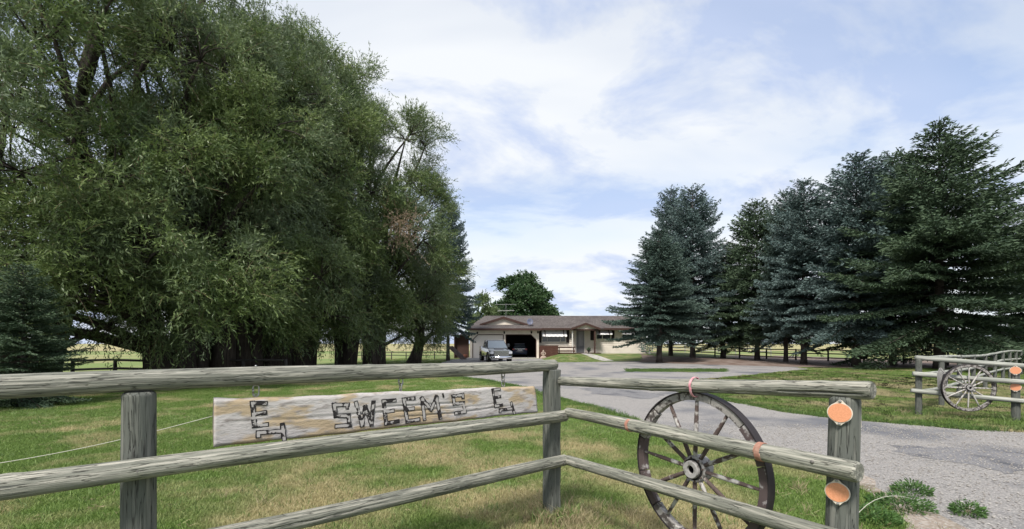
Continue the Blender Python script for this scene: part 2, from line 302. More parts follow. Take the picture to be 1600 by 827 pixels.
# ------------------------------------------------------------ logs
def log_mesh(Ln, r0, r1, seed, nseg=220, nang=64, cracks=2, wob=.012, depth=.014, crackspec=None):
    rg = np.random.default_rng(seed)
    t = np.linspace(0, 1, nseg); th = np.linspace(0, 2*PI, nang, endpoint=False)
    T, TH = np.meshgrid(t, th, indexing='ij')
    r = r0+(r1-r0)*T
    for k in range(5):
        r = r*(1+rg.normal()*.014*np.sin(T*Ln*rg.uniform(1, 7)+TH*rg.integers(1, 4)+rg.uniform(0, 6)))
    for k in range(int(Ln*1.2)):      # knots
        tk, hk = rg.uniform(.05, .95), rg.uniform(0, 2*PI); d2 = ((T-tk)*Ln/.035)**2+((np.angle(np.exp(1j*(TH-hk))))*r0/.025)**2
        r = r+.005*np.exp(-d2)
    spec = list(crackspec or [])
    for k in range(cracks):
        a = rg.uniform(0, .75); spec.append((a, min(.98, a+rg.uniform(.15, .45)), rg.uniform(0, 2*PI), rg.normal()*.5, depth*rg.uniform(.5, 1)))
    for (a, b, h0, dr, dp) in spec:
        u = np.clip((T-a)/(b-a), 0, 1); inside = np.sin(PI*u)**.5*((T > a) & (T < b))
        hc = h0+dr*u+.06*np.sin(T*Ln*9+h0)+.03*np.sin(T*Ln*31)
        w = .0042/r0
        r = r-dp*inside*np.exp(-((np.angle(np.exp(1j*(TH-hc))))/w)**2)
    e = .02/Ln                                                    # rounded ends
    end = np.minimum(np.minimum(T, 1-T)/e, 1); r = r*(1-.16*(1-end)**2)
    cx = wob*np.sin(T*Ln*1.3+rg.uniform(0, 6)); cz = wob*np.sin(T*Ln*1.7+rg.uniform(0, 6))
    V = np.stack([T*Ln, cx+r*np.cos(TH), cz+r*np.sin(TH)], -1).reshape(-1, 3)
    i, j = np.meshgrid(np.arange(nseg-1), np.arange(nang), indexing='ij'); j2 = (j+1) % nang
    Q = np.stack([i*nang+j, i*nang+j2, (i+1)*nang+j2, (i+1)*nang+j], -1).reshape(-1, 4)[:, ::-1]
    me = bpy.data.meshes.new('log')
    faces = [tuple(q) for q in Q.tolist()]
    c0, c1 = len(V), len(V)+1
    V = np.vstack([V, [[.002, V[:nang, 1].mean(), V[:nang, 2].mean()], [Ln-.002, V[-nang:, 1].mean(), V[-nang:, 2].mean()]]])
    for k in range(nang):
        faces.append((c0, (k+1) % nang, k)[::-1]); b = (nseg-1)*nang; faces.append((c1, b+k, b+(k+1) % nang)[::-1])
    me.from_pydata(V.tolist(), [], faces)
    me.polygons.foreach_set('use_smooth', [True]*((nseg-1)*nang)+[False]*(2*nang))
    bm = bmesh.new(); bm.from_mesh(me); bmesh.ops.recalc_face_normals(bm, faces=bm.faces); bm.to_mesh(me); bm.free()
    return me
def log_between(name, a, b, r0, r1, m, parent, seed=1, roll=0.0, **k):
    a, b = Vector(a), Vector(b); Ln = (b-a).length
    o = link(name, log_mesh(Ln, r0, r1, seed, **k), parent, (m,), a)
    q = (b-a).to_track_quat('X', 'Z') @ Matrix.Rotation(roll, 4, 'X').to_quaternion()
    o.rotation_euler = q.to_euler(); return o

# ---- the entrance fence: main run and the wing that turns along the driveway
P0 = Vector((.37, 4.2, 0)); u1 = Vector((.796, .605, 0)).normalized(); n1 = Vector((.605, -.796, 0)).normalized()
def onmain(s, off=0, z=0): return P0-u1*s+n1*off+Vector((0, 0, z))
fence = thing('rail_fence', 'grey weathered log rail fence across the foreground with the corner post', 'fence')
def post_mesh_log(name, x, y, top, r, seed, square=.0, **k):
    o = log_between(name, (x, y, -.15), (x, y, top), r*1.03, r*.97, M['post'], fence, seed, wob=.003, nang=56, **k)
    return o
log_between('rail', onmain(5.4, 0, 1.395), onmain(-.043, 0, 1.402), .061, .052, M['log'], fence, 3, nseg=420, nang=80, cracks=5, depth=.012, wob=.008)
log_between('rail', onmain(5.4, .12, .965), onmain(-.067, .12, .952), .058, .050, M['log'], fence, 4, nseg=420, nang=80, cracks=5, depth=.012, wob=.006)
log_between('rail', onmain(5.4, .12, .535), onmain(-.067, .12, .532), .056, .050, M['log'], fence, 5, nseg=420, nang=80, cracks=4, depth=.012, wob=.008,
            crackspec=[(.55, .80, PI*.5, .35, .018)])
pl = onmain(2.95); post_mesh_log('post', pl.x, pl.y, 1.345, .076, 11, cracks=2, depth=.008)
pl = onmain(5.75); post_mesh_log('post', pl.x, pl.y, 1.345, .074, 12)
# squarish sawn corner post
cp = MB()
ang = math.atan2(u1.y, u1.x)
w = .062
poly = [(-w, -w*.85), (-w*.7, -w), (w*.75, -w), (w, -w*.8), (w, w), (-w, w)]
prev = None
secs = []
for i in range(16):
    z = -.1+1.46*i/15; tw = .004*math.sin(i*1.3)
    ca, sa = math.cos(ang), math.sin(ang)
    secs.append([(P0.x+(a+tw)*ca-b*sa, P0.y+(a+tw)*sa+b*ca, z) for a, b in poly])
cp.loft(secs)
M['postz'] = mat('weathered_sawn_post', (0.105, 0.112, 0.098), .88, noise=((0.20, 0.20, 0.175), 1.2, .50, .72), noise2=((0.05, 0.05, 0.045), 3.0, .58, .72), bump=.006, bump_scale=2.6, stretch=(34, 34, 1.6), detail=9, crack=(1.2, .013, .75))
cp.build('corner_post', M['postz'], fence, bevel=.006)
# wing
Pn = Vector((1.664, 2.29, 0)); S = Vector((.50, 4.15, 0)); E = Vector((1.628, 2.13, 0))
u2 = (E-S).normalized(); n2 = Vector((-u2.y, u2.x, 0)); n2 = -n2 if n2.dot(-S) < 0 else n2
log_between('rail', (.445, 4.19, 1.254), Pn+u2*.13+Vector((0, 0, 1.375)), .041, .045, M['log'], fence, 21, nseg=320, nang=80, cracks=1, wob=.004,
            crackspec=[(.02, .22, 3.7, .3, .014), (.33, .58, 3.75, -.35, .016), (.82, .99, 3.4, .2, .022), (.50, .80, 4.0, -.2, .010)])
log_between('rail', S+Vector((0, 0, .972)), E+Vector((0, 0, 1.0)), .043, .050, M['log'], fence, 22, nseg=320, nang=72, cracks=3, wob=.004)
log_between('rail', S+Vector((0, 0, .544)), E+Vector((0, 0, .652)), .043, .048, M['log'], fence, 23, nseg=320, nang=72, cracks=2, wob=.004)
log_between('post', (Pn.x-.03, Pn.y, -.15), (Pn.x+.008, Pn.y, 1.333), .073, .066, M['post'], fence, 24, wob=.002, nseg=260, nang=72, cracks=0,
            crackspec=[(.15, .62, PI, .1, .018), (.66, .9, PI+.1, -.05, .016), (.2, .85, PI*.72, .1, .010), (.3, .95, PI*1.4, .1, .008)])

# bolt and nail heads where rails meet posts
def bolt_head(p, nrm, r=.010):
    b = MB(); b.smooth = True; b.sphere((0, 0, 0), r, 10, 6, (1, 1, .45)); o = b.build('bolt_head', BOLT, fence, p); o.rotation_euler = Vector(nrm).to_track_quat('Z', 'Y').to_euler(); return o
BOLT = mat('weathered_bolt', (0.16, 0.15, 0.14), .6, metal=.4)
for zc, of in ((.955, .178), (.535, .176)):
    bolt_head(onmain(2.95, of, zc+.004), n1); bolt_head(onmain(.02, of-.006, zc), n1)
for k_, zc in ((.92, 1.0), (.93, .645)): 
    p_ = S.lerp(E, k_); p_.z = zc+.01; bolt_head(p_+n2*.050, n2)

# ---- reflectors (orange oval, pale rim, two lugs with bolts)
M['orange'] = mat('orange_reflector', (0.62, 0.26, 0.135), .4, spec=.5, noise=((0.70, 0.31, 0.17), 160, .4, .6))
M['rim'] = mat('pale_reflector_rim', (0.62, 0.57, 0.48), .5, noise=((0.40, 0.36, 0.30), 40, .5, .7))
M['steel'] = mat('galvanised_steel', (0.38, 0.38, 0.37), .38, metal=.9, noise=((0.20, 0.18, 0.16), 60, .5, .7))
M['rust'] = mat('rusty_bolt', (0.12, 0.09, 0.075), .7, metal=.5)
def reflector(parent, c, face, a, sc=1.0, roll=0):
    """disc facing direction `face`; radius a"""
    r_ = MB(); out = []
    n = 40
    for k in range(n):
        t = 2*PI*k/n; x = a*1.09*math.cos(t); z = a*math.sin(t)*1.03
        lug = max(0, abs(math.sin(t))-.93)/.07; z += math.copysign(.30*a*lug, math.sin(t)); out.append((x, z))
    r_.prism(out, 'y', 0, -.004)
    o = r_.build('reflector', M['rim'], parent, c, bevel=0)
    o.rotation_euler = (0, roll, math.atan2(face.y, face.x)+PI/2)
    d = MB(); d.prism([(a*1.0*math.cos(2*PI*k/n), a*.95*math.sin(2*PI*k/n)) for k in range(n)], 'y', -.0042, -.007); d.build('reflector_disc', M['orange'], o)
    for s_ in (-1, 1):
        b = MB(); b.sphere((0, -.006, s_*a*1.16), a*.14, 10, 6); b.build('bolt', M['steel'], o)
    return o
fdir = (Vector((0, 0, 0))-Pn); fdir.z = 0; fdir.normalize(); fdir = (fdir*.6+n2*.4).normalized()
q = Pn+fdir*.075
reflector(fence, (q.x+.002, q.y, CAMH-(645-HOR)*q.y/F), fdir, .048, roll=R(2))
reflector(fence, (q.x-.010, q.y, CAMH-(769-HOR)*q.y/F), fdir, .048, roll=R(-3))
side = MB(); side.box(.072, .076, -.035, .035, -.045, .045); side.build('side_reflector', M['rim'], fence, (Pn.x-.002, Pn.y, 1.6-(655-537)*2.25/F), (0, 0, R(10)))

# ---- wagon wheel
M['wheelwood'] = mat('peeling_wheel_wood', (0.085, 0.062, 0.055), .85, noise=((0.40, 0.385, 0.36), 1.6, .50, .60), noise2=((0.045, 0.035, 0.03), 5, .62, .7), bump=.004, bump_scale=3, stretch=(10, 10, 10))
M['wheelrim'] = mat('dark_painted_felloe', (0.080, 0.060, 0.058), .8, noise=((0.33, 0.31, 0.30), 2.2, .58, .66), bump=.003, bump_scale=4, stretch=(6, 6, 6))
M['wheelpale'] = mat('bleached_felloe', (0.25, 0.235, 0.22), .85, noise=((0.07, 0.06, 0.055), 2.2, .46, .55), noise2=((0.42, 0.40, 0.37), 5, .55, .7), bump=.004, bump_scale=4, stretch=(8, 8, 8))
M['tyre_iron'] = mat('iron_tyre', (0.035, 0.030, 0.032), .6, metal=.3)
M['hubmetal'] = mat('grey_painted_hub', (0.30, 0.29, 0.28), .7, noise=((0.12, 0.11, 0.10), 30, .48, .62), bump=.001, bump_scale=60)
M['black'] = mat('matt_black', (0.01, 0.01, 0.01), .9)
M['spoke_white'] = mat('bleached_spoke', (0.42, 0.40, 0.37), .85, noise=((0.13, 0.11, 0.10), 2.4, .52, .6), stretch=(14, 14, 3))
def wagon_wheel(label, loc, rz, rad, seed, spoke_mat, nsp=12, phase=0.0, broken=True):
    """wheel plane = local XZ, front faces local -Y"""
    rg = random.Random(seed)
    t = thing('wagon_wheel', label, 'wagon wheel', loc, rz)
    def arc(a0, a1, ri, ro, y0, y1, n=9):
        m = MB(); m.smooth = False; secs = []
        for i in range(n+1):
            a = a0+(a1-a0)*i/n; c, s = math.cos(a), math.sin(a)
            secs.append([(ri*c, y0, ri*s), (ro*c, y0, ro*s), (ro*c, y1, ro*s), (ri*c, y1, ri*s)])
        return m.loft(secs)
    nf = 12
    for k in range(nf):
        a0 = 2*PI*(k+.5)/nf+phase; a1 = a0+2*PI/nf-.012; mid = ((a0+a1)/2) % (2*PI); dep = 0
        mt = M['wheelrim']
        ri, ro = rad-.062, rad-.008
        up = abs(mid-PI/2) < 1.05
        if broken and up:
            mt = M['wheelpale']; ri += rg.uniform(-.004, .008); dep = rg.uniform(-.004, .006)
        if broken and 3.6 < mid < 4.6 and k % 2: mt = M['wheelpale']
        arc(a0, a1, ri, ro, -.026+dep, .026+dep).build('felloe', mt, t, bevel=.004)
    arc(0, 2*PI-.0001, rad-.008, rad, -.030, .030, 96).build('iron_tyre', M['tyre_iron'], t)
    for k in range(nsp):
        a = 2*PI*k/nsp+PI/2-.03+rg.uniform(-.02, .02); c, s = math.cos(a), math.sin(a)
        m = MB(); m.smooth = True; secs = []; r1_, r2_ = .075, rad-.060
        for i in range(9):
            u = i/8; rr = r1_+(r2_-r1_)*u; wd = .013+.004*math.sin(PI*u)-.004*u; y = -.012*(1-u)
            secs.append([(rr*c-wd*s*math.cos(h), y+.014*math.sin(h), rr*s+wd*c*math.cos(h)) for h in [2*PI*j/8 for j in range(8)]])
        m.loft(secs).build('spoke', spoke_mat, t)
    h = MB(); h.smooth = False
    h.lathe([(.026, -.07), (.028, -.088), (.054, -.090), (.058, -.082), (.059, -.066), (.064, -.060), (.084, -.058), (.088, -.050), (.088, .03), (.06, .05), (.045, .09), (.0, .09)], 32, 'y')
    h.build('hub', M['hubmetal'], t, (0, .028, 0))
    b = MB(); b.lathe([(.027, -.074), (.0265, -.03), (.001, -.03)], 24, 'y'); b.lathe([(.0592, -.0660), (.071, -.0635), (.0715, -.0590), (.0592, -.0590)], 32, 'y'); b.build('axle_hole', M['black'], t, (0, .028, 0))
    for k in range(8):
        a = 2*PI*k/8+.2; b = MB(); b.lathe([(.001, -.068), (.006, -.068), (.007, -.057)], 6, 'y', (.076*math.cos(a), 0, .076*math.sin(a))); b.build('hub_bolt', M['rust'], t, (0, .028, 0))
    return t
wc = Vector((1.227, 3.03, .768)); wang = math.atan2(u2.y, u2.x)
wheel = wagon_wheel('large dark wagon wheel tied behind the near rails beside the orange reflectors', wc, wang if (Vector((math.sin(wang), -math.cos(wang), 0)).dot(n2) > 0) else wang+PI, .512, 5, M['wheelwood'])
# cords
M['pink'] = mat('faded_pink_cord', (0.50, 0.20, 0.24), .8, noise=((0.62, 0.36, 0.38), 40, .4, .6))
M['salmon'] = mat('faded_orange_cord', (0.36, 0.17, 0.12), .85, noise=((0.44, 0.25, 0.19), 40, .4, .6))
def cord_loop(label, c, dirv, r, turns, mt, stretch=(1, 1), th=.0022, pitch=.006, group=None, zoff=0):
    m = MB(); m.smooth = True; d = Vector(dirv).normalized(); s = Vector((d.y, -d.x, 0)).normalized(); pts = []
    n = int(turns*20)
    for i in range(n+1):
        a = 2*PI*i/20; k = i/20
        pts.append(Vector(c)+d*(k-turns/2)*pitch+s*math.cos(a)*r*stretch[0]+Vector((0, 0, 1))*(math.sin(a)*r*stretch[1]+zoff))
    m.tube(pts, th, 6); return tag(m.build('cord_tie', mt), label, 'cord', group)
def wing_pt(k, z0, z1): p = S.lerp(E, k); p.z = z0+(z1-z0)*k; return p
def kfor(px, A=S, B=E):
    qx = (px-800)/F; d = B-A; return (A.x-qx*A.y)/(qx*d.y-d.x)
kk = kfor(985); cord_loop('faded orange cord round the middle rail at the left side of the wheel', wing_pt(kk, .972, 1.0), u2, .0475, 5, M['salmon'])
kk = kfor(1190); cord_loop('faded orange cord round the middle rail at the right side of the wheel', wing_pt(kk, .972, 1.0), u2, .0515, 6, M['salmon'])
A_, B_ = Vector((.445, 4.19, 1.254)), Pn+u2*.13+Vector((0, 0, 1.375)); kk = kfor(1086, A_, B_); p = A_.lerp(B_, kk)
cord_loop('pink cord hanging from the top rail to the top of the wheel', p, u2, .052, 3, M['pink'], (1, 1.25), .0028, .006, None, -.012)

# ---- the sign
def slab_xy(px, off=.035):
    qx = (px-800)/F; A = P0+n1*off; s = (A.x-qx*A.y)/(u1.x-qx*u1.y); return s, A.y-u1.y*s
def sign_uv(px, py):
    s, y = slab_xy(px); return (2.62-s, CAMH-(py-HOR)*y/F)      # u runs left to right along the slab
M['slab'] = mat('bleached_sign_slab', (0.45, 0.425, 0.41), .88, noise=((0.40, 0.315, 0.21), 1.9, .495, .57), noise2=((0.24, 0.215, 0.20), 7, .53, .70), bump=.008, bump_scale=7, stretch=(1.8, 5.5, 5.5), detail=12)
M['slabside'] = mat('grey_slab_edge', (0.20, 0.17, 0.155), .9, noise=((0.32, 0.28, 0.24), 4, .45, .6), bump=.004, bump_scale=8, stretch=(1.5, 12, 12))
M['burn'] = mat('black_letter_paint', (0.012, 0.011, 0.012), .8, noise=((0.33, 0.31, 0.30), 34, .63, .69), stretch=(1, 1, 1))
M['worn'] = mat('worn_letter_groove', (0.38, 0.36, 0.345), .85, noise=((0.025, 0.022, 0.022), 22, .49, .54))
sroot = onmain(2.62, .035, 0)
sign = thing('hanging_sign', 'bleached wooden slab sign reading SWEEM\'S between two brands, hung under the top rail', 'sign', (sroot.x, sroot.y, 0), math.atan2(u1.y, u1.x))
# slab local frame: x along the board, -y towards the road, z up
nseg = 160; prof_n = 16; rg = np.random.default_rng(5)
def edge(u, top):
    t = u/2.40
    z = (1.28+(1.226-1.28)*t) if top else (1.007+(.988-1.007)*t)
    return z+.003*math.sin(u*7+top)+.002*math.sin(u*23+2*top)+(.008*math.exp(-(u/.08)**2) if top else 0)
sl = MB(); secs = []
grooves = [(0.46, .10, .95, 1.1), (0.30, 1.0, .6, 2.4), (.62, .9, .4, 1.5)]
for i in range(nseg+1):
    u = 2.40*i/nseg; zt, zb = edge(u, 1), edge(u, 0); sec = []
    for k in range(33):            # front face with shallow checks
        v = k/32; z = zb+(zt-zb)*v; y = -.004*math.sin(PI*v)
        if v > .93: y += .016*((v-.93)/.07)**1.5
        if v < .06: y += .014*((.06-v)/.06)**1.5
        for (gv, a, b, ph) in grooves:
            gl = gv+.03*math.sin(u*2.1+ph)+.01*math.sin(u*9+ph)
            if a < u < a+b*2: y += .009*math.exp(-((v-gl)/.018)**2)*math.sin(PI*(u-a)/(b*2))**.4
        sh_ = .03*(v-.5)*(-1)*(u/2.40)**6          # slanting right-hand cut
        sec.append((u+sh_*1.2, y+.0015*math.sin(u*31+v*9), z))
    sec += [(u, .045, zt-.02), (u, .085, (zt+zb)/2+.05), (u, .085, (zt+zb)/2-.05), (u, .05, zb+.02)]
    secs.append(sec)
sl.smooth = True; sl.loft(secs)
sl.mi[-2:] = [1, 1]; sl.sm[-2:] = [False, False]
sl.build('slab', [M['slab'], M['slabside']], sign)
def stroke_set(name, lines, label=None, wpx=.029):
    m = MB(); k = 0
    for ln in lines:
        pts = [Vector(sign_uv(*p)) for p in ln]
        for a, b in zip(pts[:-1], pts[1:]):
            d = (b-a).normalized(); nn = Vector((-d.y, d.x)); e = wpx*.5
            for mi, hw, ext, y0 in ((0, wpx*.5, e, -.0046), (1, wpx*.5-.0058, e-.0058, -.0058)):
                k += 1; A, B = a-d*ext, b+d*ext; y = y0-.00012*(k % 9); m.cur = mi
                nsub = max(3, int((B-A).length/.012)); prevL = None
                rg_ = random.Random(k*7+mi)
                rows = []
                for j in range(nsub+1):
                    c = A.lerp(B, j/nsub); jl, jr = [hw*(1+rg_.uniform(-.10, .12)) for _ in (0, 1)]
                    rows.append((c+nn*jl, c-nn*jr))
                vs = []
                for (p, q_) in rows: vs += [(p.x, y, p.y), (q_.x, y, q_.y), (p.x, y+.004, p.y), (q_.x, y+.004, q_.y)]
                fs = []
                for j in range(nsub):
                    o = 4*j; fs += [(o, o+1, o+5, o+4), (o, o+4, o+6, o+2), (o+1, o+3, o+7, o+5)]
                fs += [(0, 2, 3, 1), (4*nsub, 4*nsub+1, 4*nsub+3, 4*nsub+2)]
                m._a(vs, fs)
    o = m.build(name, [M['burn'], M['worn']], sign); 
    if label: o['label'] = label
    return o
stroke_set('letter', [[(543, 637), (543, 632.6), (522, 632.6), (524.5, 650), (544, 649.5), (546, 664.5), (526, 666)]], 'letter S')
stroke_set('letter', [[(556, 630), (565.5, 664), (570.5, 636), (580, 663), (583, 629)]], 'letter W')
stroke_set('letter', [[(616, 625.5), (599, 627.5), (603, 661.5), (621, 658.5)], [(601, 643.5), (613, 642)]], 'letter E')
stroke_set('letter', [[(646, 622.5), (630.5, 624.5), (636, 658.5), (653.5, 655.5)], [(633, 640), (645, 638.5)]], 'letter E')
stroke_set('letter', [[(663, 654.5), (659, 622.5), (673, 640), (681.5, 620.5), (687.5, 652.5)]], 'letter M')
stroke_set('apostrophe', [[(691.6, 616), (692.6, 620)]], None, .014)
stroke_set('letter', [[(723, 621), (722.5, 617), (707.5, 619.5), (709.5, 631), (723.5, 629.8), (726.2, 643.5), (712, 645.8)]], 'letter S')
stroke_set('brand_mark', [[(414, 630), (394.5, 630), (397.5, 665), (416, 663.5)], [(396, 647), (413, 645)], [(403.5, 681), (403.5, 676), (443, 673.3)], [(441, 664), (443.8, 686)]], 'left brand, an E over a reversed lazy L', .028)
stroke_set('brand_mark', [[(779.8, 608), (769.5, 609.5), (774, 634.8), (783.4, 633)], [(772.2, 621.5), (780.6, 620.2)], [(781, 643), (781, 640.5), (798.6, 638.5)], [(798.4, 630), (803, 645.5)]], 'right brand, an E over a reversed lazy L', .026)
# chains
def chain(label, s, n, zt, zb):
    p = onmain(s, .0, zt); t = thing('hanging_chain', label, 'chain', p, math.atan2(u1.y, u1.x), 'chains holding up the sign')
    Lk = (zt-zb)/n
    bo = MB(); bo.smooth = True; bo.cyl((0, 0, .0), (0, 0, .125 if n == 1 else .09), .004, 8); bo.sphere((0, 0, .124 if n == 1 else .09), .007, 10, 6, (1, 1, .7)); bo.build('eye_bolt', M['steel'], t)
    for k in range(n):
        m = MB(); m.smooth = True; a = .5*Lk+.007; b = .016; pts = []
        for i in range(25):
            an = 2*PI*i/24; x = b*math.cos(an); z = (a-b)*(1 if math.sin(an) > 0 else -1)+b*math.sin(an) if abs(math.sin(an)) > 1e-6 else 0
            pts.append((x, 0, z-(k+.5)*Lk) if k % 2 == 0 else (0, x, z-(k+.5)*Lk))
        m.tube(pts, .0048, 6, cap=False); m.build('chain_link', M['steel'], t)
    c = MB(); c.smooth = True; c.cyl((-.014, 0, -.5*Lk-.012), (-.014, 0, -.5*Lk+.012), .0065, 6); c.build('screw_sleeve', M['steel'], t)
    e = MB(); e.smooth = True; e.tube([(.0+.009*math.cos(a), 0, zb-zt+.009*math.sin(a)) for a in [2*PI*i/12 for i in range(13)]], .003, 6); e.cyl((0, 0, zb-zt-.009), (0, 0, zb-zt-.03), .003, 6); e.build('screw_eye', M['steel'], t)
chain('steel quick link and bolt holding the left end of the slab sign', 2.405, 1, 1.342, 1.288)
chain('steel chain holding the slab sign above its middle letters', 1.48, 2, 1.347, 1.262)
chain('steel chain holding the right end of the slab sign by the right brand', .56, 3, 1.350, 1.240)
# thin white rope behind the fence
M['rope'] = mat('white_poly_rope', (0.45, 0.44, 0.38), .8)
rp_ = MB(); rp_.smooth = True; a = Vector((-4.6, 3.05, .62)); b = Vector((-2.30, 3.55, 1.02)); pts = []
a = Vector(((0-860)/F*3.2, 3.2, CAMH-(735-HOR)*3.2/F)); b = Vector(((345-800)/F*3.35, 3.35, CAMH-(647-HOR)*3.35/F))
b = Vector(((352-800)/F*2.72, 2.72, CAMH-(645-HOR)*2.72/F)); a = Vector(((-60-800)/F*2.9, 2.9, CAMH-(733-HOR)*2.9/F))
for i in range(21):
    t = i/20; p = a.lerp(b, t); p.z -= .03*math.sin(PI*t); pts.append(p)
rp_.tube(pts, .0022, 6); tag(rp_.build('rope', M['rope']), 'thin white rope running left from behind the sign', 'rope')

# ------------------------------------------------------------ other fences
def small_fence(name, label, pts, hs, m, pr=.055, rr=.045, top=1.2, seed=1, group=None, over=.15):
    t = thing(name, label, 'fence', (pts[0][0], pts[0][1], 0), 0, group); o = Vector((pts[0][0], pts[0][1], 0))
    rg = random.Random(seed)
    cach = None
    for i, p in enumerate(pts):
        q = Vector((p[0], p[1], gh(*p)))-o
        log_between('post', q+Vector((0, 0, -.1)), q+Vector((rg.uniform(-.01, .01), rg.uniform(-.01, .01), top+rg.uniform(-.03, .03))), pr, pr*.95, m, t, seed+i, nseg=6, nang=10, cracks=0, wob=0)
    for h in hs:
        for i in range(len(pts)-1):
            a = Vector((pts[i][0], pts[i][1], gh(*pts[i])))-o; b = Vector((pts[i+1][0], pts[i+1][1], gh(*pts[i+1])))-o
            a.z += h+rg.uniform(-.025, .025); b.z += h+rg.uniform(-.025, .025)
            log_between('rail', a, b+(b-a).normalized()*.04, rr, rr*.92, m, t, seed+31*i, nseg=24, nang=10, cracks=0, wob=.015)
    return t
# far entrance fence, mirror of the near one
C2 = Vector((9.07, 10.16, 0)); Q2 = Vector((10.40, 9.40, 0))
M['log_far'] = mat('weathered_far_rail', (0.22, 0.23, 0.20), .85, noise=((0.38, 0.38, 0.34), 1.0, .45, .62), stretch=(2.2, 34, 34))
gate = thing('rail_fence', 'grey log fence across the driveway with a wheel hung on its short wing', 'fence')
v2 = (Q2-C2).normalized(); m2 = Vector((-v2.y, v2.x, 0)); m2 = -m2 if m2.dot(-C2) < 0 else m2
def L2(name, a, b, r0, r1, s, mm='log_far'): return log_between(name, a, b, r0, r1, M[mm], gate, s, nseg=80, nang=20, cracks=1, wob=.006, depth=.01)
Z = lambda z: Vector((0, 0, z))
L2('post', C2+Z(-.1), C2+Z(1.25), .062, .058, 1, 'post'); L2('post', Q2+Z(-.1), Q2+Z(1.12), .070, .066, 2, 'post')
L2('rail', C2-v2*.06+Z(1.285), Q2+v2*1.6+Z(1.02), .052, .050, 3); L2('rail', C2-v2*.12+m2*.1+Z(.93), Q2+v2*1.6+m2*.1+Z(.72), .050, .048, 4); L2('rail', C2-v2*.15+m2*.1+Z(.56), Q2+v2*1.6+m2*.1+Z(.30), .050, .048, 5)
d2 = Vector((.79, .613, 0)).normalized(); q3 = Q2+v2*1.65; L2('post', q3+Z(-.1), q3+Z(1.05), .06, .06, 8, 'post')
prevp = C2
for i in range(1, 10):
    p = C2+d2*2.45*i; L2('post', p+Z(-.1), p+Z(1.22+.05*math.sin(i)), .058, .055, 40+i, 'post')
    for j, h in enumerate((1.22, .86, .50)):
        sgn = m2*0
        L2('rail', prevp+Z(h+.04*math.sin(i+j))+d2*(.0), p+Z(h+.04*math.sin(i+1+j))+d2*.05, .045, .040, 60+i*3+j)
    prevp = p
f2 = (-Q2).normalized(); q = Q2+f2*.075
for yy in (579, 605): reflector(gate, (q.x, q.y, CAMH-(yy-HOR)*q.y/F), f2, .078)
wc2 = C2.lerp(Q2, .50)+m2*.19; wc2.z = CAMH-(606-HOR)*wc2.y/F
wz = math.atan2(v2.y, v2.x)
wheel2 = wagon_wheel('pale grey wagon wheel hung on the far rail fence across the driveway', wc2, wz+R(20), .50, 9, M['spoke_white'], 12, .1, False)
for ch in wheel2.children:
    if ch.name.startswith('felloe'): ch.data.materials[0] = M['wheelpale']
M['rope_grey'] = mat('grey_rope', (0.30, 0.29, 0.28), .9)
cl = C2.lerp(Q2, .22)+m2*.15; cl.z = .80
m = MB(); m.smooth = True
for k in range(5):
    m.tube([cl+v2*(.05*math.cos(a)+.01*k)+m2*.02*k+Z(.27*math.sin(a)*(1-.1*k)) for a in [2*PI*i/20 for i in range(21)]], .009, 5)
tag(m.build('rope_coil', M['rope_grey']), 'loose grey rope bundle tied at the left side of the far wheel', 'rope')
# dark two-rail fence left
small_fence('paddock_fence', 'dark two-rail paddock fence behind the willow trunks at left', [(-31+1.9*i, 20.3) for i in range(0, 12)], [.86, .46], M['darkrail'], .075, .055, .90, 5)
def lerpn(a, b, n): return [(a[0]+(b[0]-a[0])*i/(n-1), a[1]+(b[1]-a[1])*i/(n-1)) for i in range(n)]
small_fence('paddock_fence', 'dark three-rail paddock fence behind the row of spruces at right', lerpn((17.5, 50), (36, 27), 13), [1.05, .72, .38], M['darkrail'], .07, .05, 1.15, 9)
small_fence('stock_fence', 'low distant stock fence seen between the willow trunks and the tall blue spruce', lerpn((-16, 44), (-6.5, 46.5), 8), [.70, .42], M['darkrail'], .05, .035, .8, 15)
small_fence('stock_fence', 'distant pale rail fence beyond the trees right of the house', lerpn((17, 62), (33, 58), 9), [1.0, .6], M['log_far'], .06, .05, 1.1, 18)
# ------------------------------------------------------------ house
M['siding'] = mat('cream_lap_siding', (0.68, 0.62, 0.55), .75, noise=((0.62, 0.56, 0.49), 1.5, .45, .65), coords='World')
M['gwall'] = mat('cream_garage_wall', (0.70, 0.63, 0.54), .8, noise=((0.64, 0.57, 0.48), 2, .45, .65), coords='World')
M['gdoor'] = mat('pale_garage_door', (0.72, 0.66, 0.60), .7)
M['brown'] = mat('dark_brown_trim', (0.055, 0.028, 0.022), .7)
M['shut'] = mat('near_black_shutter_paint', (0.022, 0.014, 0.015), .7)
M['deck'] = mat('red_brown_deck_boards', (0.070, 0.028, 0.021), .8, noise=((0.11, 0.055, 0.040), 3, .45, .65), stretch=(1, 8, 8))
M['roof'] = mat('brown_grey_shingles', (0.082, 0.070, 0.066), .9, coords='World', noise=((0.135, 0.120, 0.113), 5.0, .42, .62), noise2=((0.070, 0.058, 0.057), .8, .5, .68), bump=.01, bump_scale=14)
M['white'] = mat('white_painted_metal', (0.80, 0.80, 0.80), .5)
M['glass'] = mat('dark_window_glass', (0.025, 0.03, 0.04), .08, spec=.8)
M['frame'] = mat('white_window_frame', (0.62, 0.60, 0.56), .6)
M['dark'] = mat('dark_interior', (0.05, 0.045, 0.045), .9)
M['greydoor'] = mat('grey_storm_door', (0.16, 0.16, 0.17), .6)
house = thing('ranch_house', 'long cream single-storey house with a brown shingle roof and two-bay garage', 'house', (0, 0, 0))
gx = lambda px: (px-800)*49.5/F
gz = lambda py: CAMH+(HOR-py)*49.5/F
hx = lambda px: (px-800)*52/F
hz_ = lambda py: CAMH+(HOR-py)*52/F
